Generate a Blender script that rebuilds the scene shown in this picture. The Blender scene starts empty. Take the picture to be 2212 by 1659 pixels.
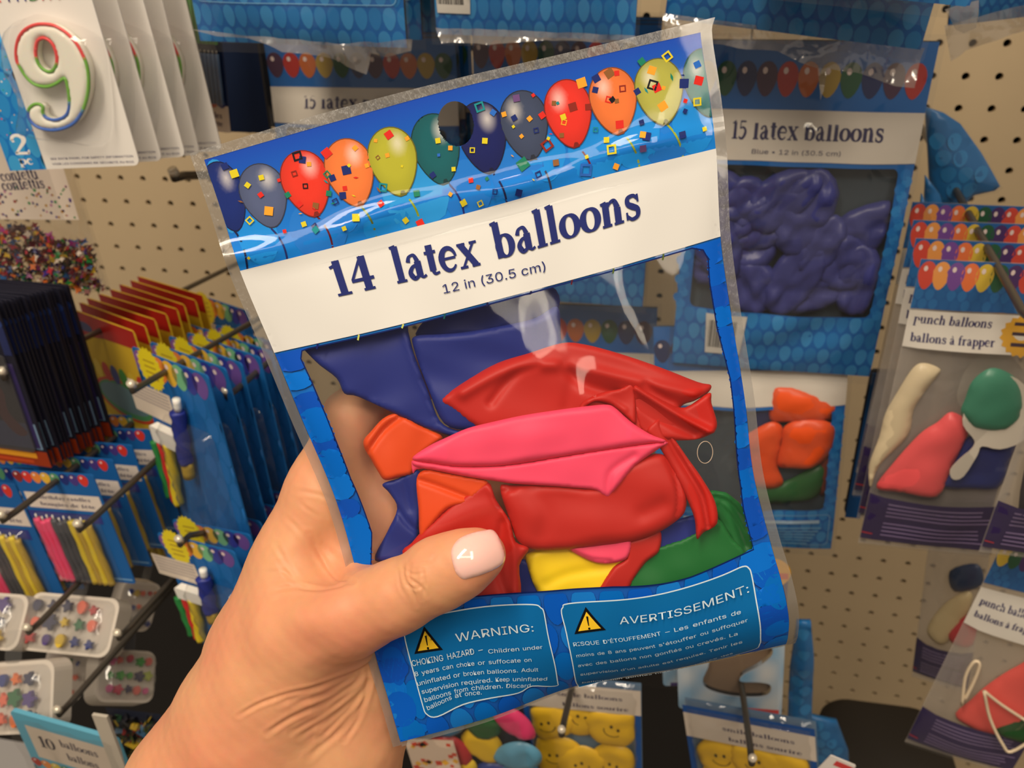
import bpy, bmesh, math, random
import numpy as np
from mathutils import Vector, Matrix
from mathutils.geometry import delaunay_2d_cdt
from mathutils.bvhtree import BVHTree

# ------------------------------------------------------------------ camera, light, exposure
SC = bpy.context.scene
COL = SC.collection
FPX = 1850.0
CX, CY = 1106.0, 829.5
PITCH, YAW, ROLL, WALL_Y = 0.50631422, -0.20209336, 0.02829874, 0.78875123
CAM = np.array([0.0, 0.0, 1.5])

def cam_axes(p, y, r):
    cy, sy, cp, sp = math.cos(y), math.sin(y), math.cos(p), math.sin(p)
    fwd = np.array([sy*cp, cy*cp, -sp]); right = np.array([cy, -sy, 0.0]); down = np.cross(fwd, right)
    cr, sr = math.cos(r), math.sin(r)
    return np.array([cr*right + sr*down, -sr*right + cr*down, fwd])
RT, DN, FW = cam_axes(PITCH, YAW, ROLL)
cam_data = bpy.data.cameras.new('camera')
cam = bpy.data.objects.new('camera', cam_data); COL.objects.link(cam)
cam.matrix_world = Matrix(((RT[0], -DN[0], -FW[0], CAM[0]), (RT[1], -DN[1], -FW[1], CAM[1]),
                           (RT[2], -DN[2], -FW[2], CAM[2]), (0, 0, 0, 1)))
cam_data.sensor_width = 36.0
cam_data.lens = 36.0 * FPX / 2212.0
cam_data.clip_start = 0.01
cam_data.dof.use_dof = True
cam_data.dof.focus_distance = 0.245
cam_data.dof.aperture_fstop = 23.0
SC.camera = cam
SC.view_settings.view_transform = 'Standard'
SC.view_settings.look = 'None'
SC.view_settings.gamma = 1.0
SC.view_settings.use_curve_mapping = False
SC.view_settings.exposure = -0.08
SC.cycles.transparent_max_bounces = 40
SC.cycles.max_bounces = 8

world = bpy.data.worlds.new('store_ambient'); SC.world = world; world.use_nodes = True
world.node_tree.nodes['Background'].inputs[0].default_value = (1.0, 0.82, 0.64, 1)
world.node_tree.nodes['Background'].inputs[1].default_value = 0.31

def area(name, loc, target, sx, sy, power, col):
    l = bpy.data.lights.new(name, 'AREA'); l.shape = 'RECTANGLE'; l.size = sx; l.size_y = sy
    l.energy = power; l.color = col
    o = bpy.data.objects.new(name, l); COL.objects.link(o); o.location = loc
    d = Vector(target) - Vector(loc); o.rotation_euler = d.to_track_quat('-Z', 'Y').to_euler()
    return o
area('ceiling_tube_light', (-0.55, -0.55, 3.1), (-0.25, 0.1, 1.3), 0.28, 1.5, 34, (1.0, 0.86, 0.68))
area('ceiling_tube_light', (0.75, -0.75, 3.1), (0.25, 0.3, 1.3), 0.28, 1.5, 15, (1.0, 0.86, 0.68))
area('ceiling_tube_light', (0.0, -1.15, 3.2), (0.0, 0.3, 1.2), 2.0, 0.3, 14, (1.0, 0.88, 0.72))

# ------------------------------------------------------------------ pixel rays and frames
def ray(px, py):
    px = np.asarray(px, float); py = np.asarray(py, float)
    return ((px-CX)/FPX)[..., None]*RT + ((py-CY)/FPX)[..., None]*DN + FW
def at_depth(px, py, z):
    return CAM + ray(px, py) * np.asarray(z, float)[..., None]
def at_wall(px, py, n):
    r = ray(px, py)
    return CAM + r * ((WALL_Y - n) / r[..., 1])[..., None]
def project(P):
    d = np.asarray(P) - CAM
    z = d @ FW
    return CX + FPX*(d @ RT)/z, CY + FPX*(d @ DN)/z, z
def nZ(px, py, z):
    "distance out from the wall of the point seen at px,py at camera depth z"
    return WALL_Y - float(at_depth(px, py, z)[1])

class Frame:
    "a flat hanging sheet: O top left, X to the right, Y down, N to the viewer; metres"
    def __init__(s, tl, tr, bl, ntl, ntr=None, plumb=True):
        ntr = ntl if ntr is None else ntr
        s.O = at_wall(tl[0], tl[1], ntl)
        x = at_wall(tr[0], tr[1], ntr) - s.O
        s.w = float(np.linalg.norm(x)); s.X = x / s.w
        y = np.array([0, 0, -1.0]); y = y - s.X*(y @ s.X); y /= np.linalg.norm(y)
        s.Y = y
        s.N = np.cross(s.Y, s.X); s.N /= np.linalg.norm(s.N)
        if s.N[1] > 0: s.N = -s.N
        s.h = 1.0
        s.h = float(s.inv([bl])[0][1])
    def inv(s, pts, lift=0.0):
        pts = np.asarray(pts, float)
        r = ray(pts[:, 0], pts[:, 1]); O = s.O+s.N*lift
        t = ((O - CAM) @ s.N) / (r @ s.N)
        P = CAM + r*t[:, None] - O
        return np.stack([P @ s.X, P @ s.Y], 1)
    def map(s, xy, lift=0.0):
        xy = np.asarray(xy, float)
        return s.O + xy[:, :1]*s.X + xy[:, 1:2]*s.Y + np.broadcast_to(np.asarray(lift, float), (len(xy),))[:, None]*s.N

# ------------------------------------------------------------------ small maths
def lin(c):
    if isinstance(c, str): c = tuple(int(c[i:i+2], 16) for i in (0, 2, 4))
    r = []
    for v in c[:3]:
        v = v/255.0
        r.append(v/12.92 if v <= .04045 else ((v+.055)/1.055)**2.4)
    return tuple(r)
def spline(pts, n=8, closed=False):
    "Catmull-Rom through pts"
    P = np.asarray(pts, float); m = len(P); out = []
    segs = m if closed else m-1
    for i in range(segs):
        p0 = P[(i-1) % m] if closed else P[max(i-1, 0)]
        p1 = P[i % m]; p2 = P[(i+1) % m] if closed else P[i+1]
        p3 = P[(i+2) % m] if closed else P[min(i+2, m-1)]
        for k in range(n):
            t = k/n
            out.append(.5*((2*p1)+(-p0+p2)*t+(2*p0-5*p1+4*p2-p3)*t*t+(-p0+3*p1-3*p2+p3)*t**3))
    if not closed: out.append(P[-1])
    return np.array(out)
def inside(poly, pts):
    poly = np.asarray(poly); pts = np.asarray(pts)
    x, y = pts[:, 0], pts[:, 1]; c = np.zeros(len(pts), bool); j = len(poly)-1
    for i in range(len(poly)):
        xi, yi = poly[i]; xj, yj = poly[j]
        if yi != yj:
            c ^= ((yi > y) != (yj > y)) & (x < (xj-xi)*(y-yi)/(yj-yi)+xi)
        j = i
    return c
def poly_dist(line, pts, closed=True):
    L = np.asarray(line, float); pts = np.asarray(pts, float)
    A = L if closed else L[:-1]; B = np.roll(L, -1, 0) if closed else L[1:]
    best = np.full(len(pts), 1e9)
    for a, b in zip(A, B):
        d = b-a; q = d @ d
        t = np.clip(((pts-a) @ d)/(q if q > 0 else 1), 0, 1)
        e = pts-a-t[:, None]*d
        best = np.minimum(best, e[:, 0]**2+e[:, 1]**2)
    return np.sqrt(best)
def fill(poly, spacing=None, holes=()):
    "triangulated polygon with inner grid points: verts (N,2), tris, number of rim verts"
    poly = np.asarray(poly, float)
    rings = [poly]+[np.asarray(h, float) for h in holes]
    V = []; E = []
    for r in rings:
        if spacing:
            rr = []
            for a, b in zip(r, np.roll(r, -1, 0)):
                k = max(1, int(np.hypot(*(b-a))/spacing))
                for i in range(k): rr.append(a+(b-a)*i/k)
            r = np.array(rr)
        n0 = len(V)
        V += [tuple(p) for p in r]; E += [(n0+i, n0+(i+1) % len(r)) for i in range(len(r))]
    nb = len(V)
    if spacing:
        lo, hi = poly.min(0), poly.max(0)
        gx = np.arange(lo[0]+spacing*.5, hi[0], spacing); gy = np.arange(lo[1]+spacing*.5, hi[1], spacing*.9)
        G = np.array([(x+(.5*spacing if j % 2 else 0), y) for j, y in enumerate(gy) for x in gx])
        if len(G):
            m = inside(poly, G)
            for h in holes: m &= ~inside(h, G)
            G = G[m]
        if len(G):
            Vb = np.array(V); d = np.full(len(G), 1e9)
            for i in range(0, len(Vb), 64):
                c = Vb[i:i+64]
                d = np.minimum(d, ((G[:, None]-c[None])**2).sum(2).min(1))
            V += [tuple(p) for p in G[d > (spacing*.45)**2]]
    sc = float(np.abs(poly).max()) or 1.0
    c = poly.mean(0)
    span = float(np.ptp(poly, axis=0).max()) or 1.0
    vv = [Vector(((p[0]-c[0])/span, (p[1]-c[1])/span)) for p in V]
    r = delaunay_2d_cdt(vv, E, [], 0, 1e-6)
    vo = np.array([(p[0], p[1]) for p in r[0]])*span+c
    T = np.array([f for f in r[2] if len(f) == 3], int)
    if not len(T): return vo, np.zeros((0, 3), int)
    cen = vo[T].mean(1)
    m = inside(poly, cen)
    for h in holes: m &= ~inside(h, cen)
    T = T[m]
    e1 = vo[T[:, 1]]-vo[T[:, 0]]; e2 = vo[T[:, 2]]-vo[T[:, 0]]
    ar = e1[:, 0]*e2[:, 1]-e1[:, 1]*e2[:, 0]
    T = T[np.abs(ar) > span*span*1e-10]
    return vo, T
def wob(P, seed, scale):
    "smooth pseudo noise in about -1..1 for points (N,2|3); scale = wavelength"
    rs = np.random.RandomState(seed); P = np.asarray(P, float); v = np.zeros(len(P))
    for k in range(6):
        d = rs.normal(size=P.shape[1]); d /= np.linalg.norm(d)
        v += np.sin((P @ d)*2*math.pi/(scale*rs.uniform(.6, 1.7))+rs.uniform(0, 6.28))
    return v/3.2

# ------------------------------------------------------------------ materials (all node based)
MATS = {}
def mat_new(name):
    m = bpy.data.materials.new(name); m.use_nodes = True
    nt = m.node_tree
    for n in list(nt.nodes): nt.nodes.remove(n)
    out = nt.nodes.new('ShaderNodeOutputMaterial')
    return m, nt, out
def bump(nt, scale, strength, dist=.001, detail=3, stretch=None, dist_noise=0.0):
    tc = nt.nodes.new('ShaderNodeTexCoord'); mp = nt.nodes.new('ShaderNodeMapping')
    nt.links.new(tc.outputs['Object'], mp.inputs[0])
    if stretch: mp.inputs['Scale'].default_value = stretch
    nz = nt.nodes.new('ShaderNodeTexNoise'); nz.inputs['Scale'].default_value = scale; nz.inputs['Detail'].default_value = detail
    nz.inputs['Distortion'].default_value = dist_noise
    nt.links.new(mp.outputs[0], nz.inputs['Vector'])
    b = nt.nodes.new('ShaderNodeBump'); b.inputs['Strength'].default_value = strength; b.inputs['Distance'].default_value = dist
    nt.links.new(nz.outputs['Fac'], b.inputs['Height'])
    return b, nz
def plain(name, c, rough=.5, spec=.5, bs=None, var=.06, sss=0.0, metal=0.0, coat=0.0):
    if name in MATS: return MATS[name]
    m, nt, out = mat_new(name)
    p = nt.nodes.new('ShaderNodeBsdfPrincipled'); nt.links.new(p.outputs[0], out.inputs[0])
    c = lin(c)
    nz = nt.nodes.new('ShaderNodeTexNoise'); nz.inputs['Scale'].default_value = 35
    tc = nt.nodes.new('ShaderNodeTexCoord'); nt.links.new(tc.outputs['Object'], nz.inputs['Vector'])
    mx = nt.nodes.new('ShaderNodeMix'); mx.data_type = 'RGBA'
    mx.inputs[6].default_value = tuple(v*(1-var) for v in c)+(1,); mx.inputs[7].default_value = tuple(min(1, v*(1+var)) for v in c)+(1,)
    nt.links.new(nz.outputs['Fac'], mx.inputs[0]); nt.links.new(mx.outputs[2], p.inputs['Base Color'])
    p.inputs['Roughness'].default_value = rough; p.inputs['Specular IOR Level'].default_value = spec
    p.inputs['Metallic'].default_value = metal
    p.inputs['Coat Weight'].default_value = coat; p.inputs['Coat Roughness'].default_value = .08
    if sss:
        p.inputs['Subsurface Weight'].default_value = sss; p.inputs['Subsurface Scale'].default_value = .002
    if bs:
        b, _ = bump(nt, bs[0], bs[1], bs[2] if len(bs) > 2 else .001); nt.links.new(b.outputs[0], p.inputs['Normal'])
    MATS[name] = m
    return m
def ink(name='printed_ink', rough=.45, spec=.35, coat=0.0, bs=None):
    "print: colour per printed shape from the mesh's own colour attribute"
    if name in MATS: return MATS[name]
    m, nt, out = mat_new(name)
    p = nt.nodes.new('ShaderNodeBsdfPrincipled'); nt.links.new(p.outputs[0], out.inputs[0])
    a = nt.nodes.new('ShaderNodeAttribute'); a.attribute_name = 'ink'
    nt.links.new(a.outputs['Color'], p.inputs['Base Color'])
    p.inputs['Roughness'].default_value = rough; p.inputs['Specular IOR Level'].default_value = spec
    p.inputs['Coat Weight'].default_value = coat; p.inputs['Coat Roughness'].default_value = .1
    if bs:
        b, _ = bump(nt, *bs); nt.links.new(b.outputs[0], p.inputs['Normal'])
    MATS[name] = m
    return m
def film(name, refl=.07, rough=.06, haze=.02, tint=(1, 1, 1), bs=(40, .5, .002), hazecol=(.8, .8, .8), stretch=None, dn=0.0):
    "thin clear plastic: sees through, mirrors by its angle"
    if name in MATS: return MATS[name]
    m, nt, out = mat_new(name)
    tr = nt.nodes.new('ShaderNodeBsdfTransparent'); tr.inputs[0].default_value = tint+(1,)
    gl = nt.nodes.new('ShaderNodeBsdfGlossy'); gl.inputs['Roughness'].default_value = rough
    df = nt.nodes.new('ShaderNodeBsdfDiffuse'); df.inputs[0].default_value = hazecol+(1,)
    fr = nt.nodes.new('ShaderNodeLayerWeight'); fr.inputs[0].default_value = .5
    pw = nt.nodes.new('ShaderNodeMath'); pw.operation = 'POWER'; pw.inputs[1].default_value = 5.0
    ad = nt.nodes.new('ShaderNodeMath'); ad.operation = 'MULTIPLY_ADD'; ad.inputs[1].default_value = .6; ad.inputs[2].default_value = refl
    ad.use_clamp = True
    b, _ = bump(nt, bs[0], bs[1], bs[2], 2, stretch, dn)
    for n in (gl, fr): nt.links.new(b.outputs[0], n.inputs['Normal'])
    nt.links.new(fr.outputs['Facing'], pw.inputs[0]); nt.links.new(pw.outputs[0], ad.inputs[0])
    m1 = nt.nodes.new('ShaderNodeMixShader'); m1.inputs[0].default_value = haze
    nt.links.new(tr.outputs[0], m1.inputs[1]); nt.links.new(df.outputs[0], m1.inputs[2])
    m2 = nt.nodes.new('ShaderNodeMixShader')
    nt.links.new(ad.outputs[0], m2.inputs[0]); nt.links.new(m1.outputs[0], m2.inputs[1]); nt.links.new(gl.outputs[0], m2.inputs[2])
    nt.links.new(m2.outputs[0], out.inputs[0])
    MATS[name] = m
    return m

# ------------------------------------------------------------------ objects
def tag(o, label=None, cat=None, group=None, kind=None):
    if label: o['label'] = label
    if cat: o['category'] = cat
    if group: o['group'] = group
    if kind: o['kind'] = kind
    return o
def empty(name, loc, label, cat, group=None):
    o = bpy.data.objects.new(name, None); o.empty_display_size = .01
    COL.objects.link(o); o.location = Vector(loc); o['base'] = [float(v) for v in loc]
    return tag(o, label, cat, group)
def base_of(p):
    b = np.zeros(3)
    while p is not None:
        b += np.array(p.location); p = p.parent
    return b
def mesh(name, V, F, mat, parent=None, smooth=True, ink_cols=None, base=None):
    V = np.asarray(V, float)
    b = base_of(parent)
    own = np.zeros(3)
    if parent is None:
        own = V.mean(0) if base is None else np.asarray(base, float)
    me = bpy.data.meshes.new(name)
    F = [tuple(int(i) for i in f) for f in F]
    me.from_pydata([tuple(v) for v in (V-b-own)], [], F)
    me.validate()
    if ink_cols is not None:
        at = me.color_attributes.new('ink', 'FLOAT_COLOR', 'POINT')
        c = np.ones((len(V), 4), np.float32); c[:, :3] = ink_cols
        at.data.foreach_set('color', c.ravel())
    if smooth: me.polygons.foreach_set('use_smooth', [True]*len(me.polygons))
    me.materials.append(mat)
    o = bpy.data.objects.new(name, me); COL.objects.link(o)
    o.location = own
    if parent is not None: o.parent = parent
    return o
def fix_normals(o):
    bm = bmesh.new(); bm.from_mesh(o.data); bmesh.ops.recalc_face_normals(bm, faces=bm.faces[:]); bm.to_mesh(o.data); bm.free()
def copy_tree(o, parent=None):
    c = o.copy(); COL.objects.link(c)
    if parent is not None: c.parent = parent
    for ch in [x for x in o.children]: copy_tree(ch, c)
    return c
def tube_vf(path, r, seg=10, caps=True):
    P = np.asarray(path, float); n = len(P); R = np.broadcast_to(np.asarray(r, float), (n,))
    V = []; F = []; up = np.array([0.13, 0.27, 0.95]); prev = None
    for i in range(n):
        t = P[min(i+1, n-1)]-P[max(i-1, 0)]; t /= (np.linalg.norm(t) or 1)
        if prev is None:
            a = np.cross(t, up); a /= np.linalg.norm(a)
        else:
            a = prev-t*(prev @ t); a /= np.linalg.norm(a)
        prev = a; b = np.cross(t, a)
        for k in range(seg):
            w = 2*math.pi*k/seg
            V.append(P[i]+R[i]*(math.cos(w)*a+math.sin(w)*b))
    for i in range(n-1):
        for k in range(seg):
            F.append((i*seg+k, i*seg+(k+1) % seg, (i+1)*seg+(k+1) % seg, (i+1)*seg+k))
    if caps:
        F.append(tuple(range(seg))[::-1]); F.append(tuple((n-1)*seg+k for k in range(seg)))
    return V, F
def merge(parts):
    V = []; F = []
    for v, f in parts:
        n = len(V); V += [tuple(p) for p in v]; F += [tuple(i+n for i in q) for q in f]
    return V, F
def slab_vf(fr, poly, t, spacing=None, lift=0.0, surf=None):
    "polygon in frame coordinates extruded by t behind its face; surf(xy) adds lift"
    v, T = fill(poly, spacing)
    extra = surf(v) if surf is not None else 0.0
    a = fr.map(v, lift+extra); b = fr.map(v, lift+extra-t)
    n = len(v); F = [tuple(f) for f in T]+[tuple(i+n for i in f[::-1]) for f in T]
    cnt = {}
    for f in T:
        for i in range(3):
            e = (f[i], f[(i+1) % 3]); cnt[tuple(sorted(e))] = cnt.get(tuple(sorted(e)), [])+[e]
    for k, es in cnt.items():
        if len(es) == 1:
            i, j = es[0]; F.append((j, i, i+n, j+n))
    return np.concatenate([a, b]), F
def rrect(x0, y0, x1, y1, r, n=5):
    out = []
    for cx, cy, a0 in ((x1-r, y0+r, -90), (x1-r, y1-r, 0), (x0+r, y1-r, 90), (x0+r, y0+r, 180)):
        for k in range(n+1):
            a = math.radians(a0+90*k/n); out.append((cx+r*math.cos(a), cy+r*math.sin(a)))
    return np.array(out)
def rect(x0, y0, x1, y1): return np.array([(x0, y0), (x1, y0), (x1, y1), (x0, y1)], float)
def disc(cx, cy, rx, ry=None, n=28, rot=0.0):
    ry = rx if ry is None else ry
    a = np.linspace(0, 2*math.pi, n, endpoint=False); x = rx*np.cos(a); y = ry*np.sin(a)
    c, s = math.cos(rot), math.sin(rot)
    return np.stack([cx+c*x-s*y, cy+s*x+c*y], 1)
def balloon_outline(cx, cy, w, h, rot=0.0, n=30):
    a = np.linspace(0, 2*math.pi, n, endpoint=False)
    x = np.sin(a); y = -np.cos(a)
    k = np.where(y > 0, 1-.22*y**1.5, 1.0)
    x = x*k*w/2; y = np.where(y > 0, y*h*.58, y*h*.42)-h*.06
    c, s = math.cos(rot), math.sin(rot)
    return np.stack([cx+c*x-s*y, cy+s*x+c*y], 1)

# ------------------------------------------------------------------ printed artwork
class Art:
    "flat printed shapes collected as coloured meshes, each on its own hair-thin layer"
    def __init__(s, fine=0.0): s.items = []; s.L = 0; s.fine = fine   # fine: longest edge, so the print follows a lumpy surface
    def add(s, poly, col, spacing=None, holes=(), layer=None):
        if s.fine and not spacing: spacing = s.fine
        v, T = fill(poly, spacing, holes)
        s.raw(v, T, col, layer)
    def raw(s, v, T, col, layer=None):
        if not len(T): return
        c = col(v) if callable(col) else np.broadcast_to(np.array(lin(col)), (len(v), 3))
        if layer is None: s.L += 1; layer = s.L
        s.items.append((np.asarray(v, float), np.asarray(T, int), c, layer))
    def quads(s, Q, col, layer=None):
        v = []; T = []
        if s.fine and len(Q) == 1 and len(Q[0]) > 4 and np.ptp(np.asarray(Q[0]), axis=0).max() > s.fine:
            return s.add(Q[0], col, s.fine, layer=layer)
        for q in split_quads(Q, s.fine) if s.fine else Q:
            n = len(v); v += [tuple(p) for p in q]
            for i in range(1, len(q)-1): T.append((n, n+i, n+i+1))
        s.raw(np.array(v), T, col, layer)
    def line(s, pts, w, col, closed=False, layer=None):
        s.quads(ribbon(pts, w, closed), col, layer)
    def build(s, name, fmap, mat, parent, step=.00003, lift0=.0001):
        V = []; F = []; C = []; n = 0
        for v, T, c, l in s.items:
            p = fmap(v, lift0+step*l); V.append(p); C.append(c)
            F.append(T+n); n += len(v)
        if not V: return None
        return mesh(name, np.concatenate(V), np.concatenate(F), mat, parent, True, np.concatenate(C))
def split_quads(Q, m):
    out = []
    for q in Q:
        q = [np.asarray(p, float) for p in q]
        if len(q) != 4: out.append(q); continue
        n = max(1, int(max(np.hypot(*(q[1]-q[0])), np.hypot(*(q[2]-q[3])))/m)); k = max(1, int(max(np.hypot(*(q[3]-q[0])), np.hypot(*(q[2]-q[1])))/m))
        for i in range(n):
            for j in range(k):
                g = lambda a, b: (q[0]*(1-a)+q[1]*a)*(1-b)+(q[3]*(1-a)+q[2]*a)*b
                out.append((g(i/n, j/k), g((i+1)/n, j/k), g((i+1)/n, (j+1)/k), g(i/n, (j+1)/k)))
    return out
def ribbon(pts, w, closed=False):
    P = np.asarray(pts, float); n = len(P); W = np.broadcast_to(np.asarray(w, float), (n,))
    A = np.zeros_like(P)
    for i in range(n):
        if closed: t = P[(i+1) % n]-P[i-1]
        else: t = P[min(i+1, n-1)]-P[max(i-1, 0)]
        l = np.hypot(*t) or 1; A[i] = (-t[1]/l, t[0]/l)
    L = P+A*W[:, None]/2; R = P-A*W[:, None]/2
    return [(L[i], L[(i+1) % n], R[(i+1) % n], R[i]) for i in range(n if closed else n-1)]

_font = {}
try: SANS = bpy.data.fonts.load(bpy.utils.resource_path('LOCAL')+'/datafiles/fonts/Inter.woff2')
except Exception: SANS = None
def sans(txt, bold=0.0):
    k = (txt, bold)
    if k in _font: return _font[k]
    c = bpy.data.curves.new('t', 'FONT'); c.body = txt; c.size = 1.0; c.resolution_u = 3; c.offset = bold; c.fill_mode = 'FRONT'
    if SANS: c.font = SANS
    o = bpy.data.objects.new('t', c); COL.objects.link(o)
    dg = bpy.context.evaluated_depsgraph_get(); me = o.evaluated_get(dg).to_mesh()
    me.calc_loop_triangles()
    v = np.array([(p.co.x, -p.co.y) for p in me.vertices]).reshape(-1, 2)
    T = np.array([tuple(t.vertices) for t in me.loop_triangles], int).reshape(-1, 3)
    o.evaluated_get(dg).to_mesh_clear(); bpy.data.objects.remove(o); bpy.data.curves.remove(c)
    _font[k] = (v, T); return v, T
def A2(p0, p1, size):
    "affine for text: baseline start p0, direction to p1"
    p0 = np.asarray(p0, float); d = np.asarray(p1, float)-p0; L = np.hypot(*d); return p0, d/L, L
def put_sans(art, txt, p0, p1, h, col, bold=0.0, fit=True):
    "capital height h, baseline from p0 to p1 (text is stretched to fit that run)"
    v, T = sans(txt, bold)
    if not len(v): return
    p0, d, L = A2(p0, p1, h)
    nrm = np.array([-d[1], d[0]])
    sx = L/(v[:, 0].max()-v[:, 0].min()) if fit else h/.72
    x = (v[:, 0]-v[:, 0].min())*sx; y = v[:, 1]*h/.72
    art.raw(p0+x[:, None]*d+y[:, None]*nrm, T, col)

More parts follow.
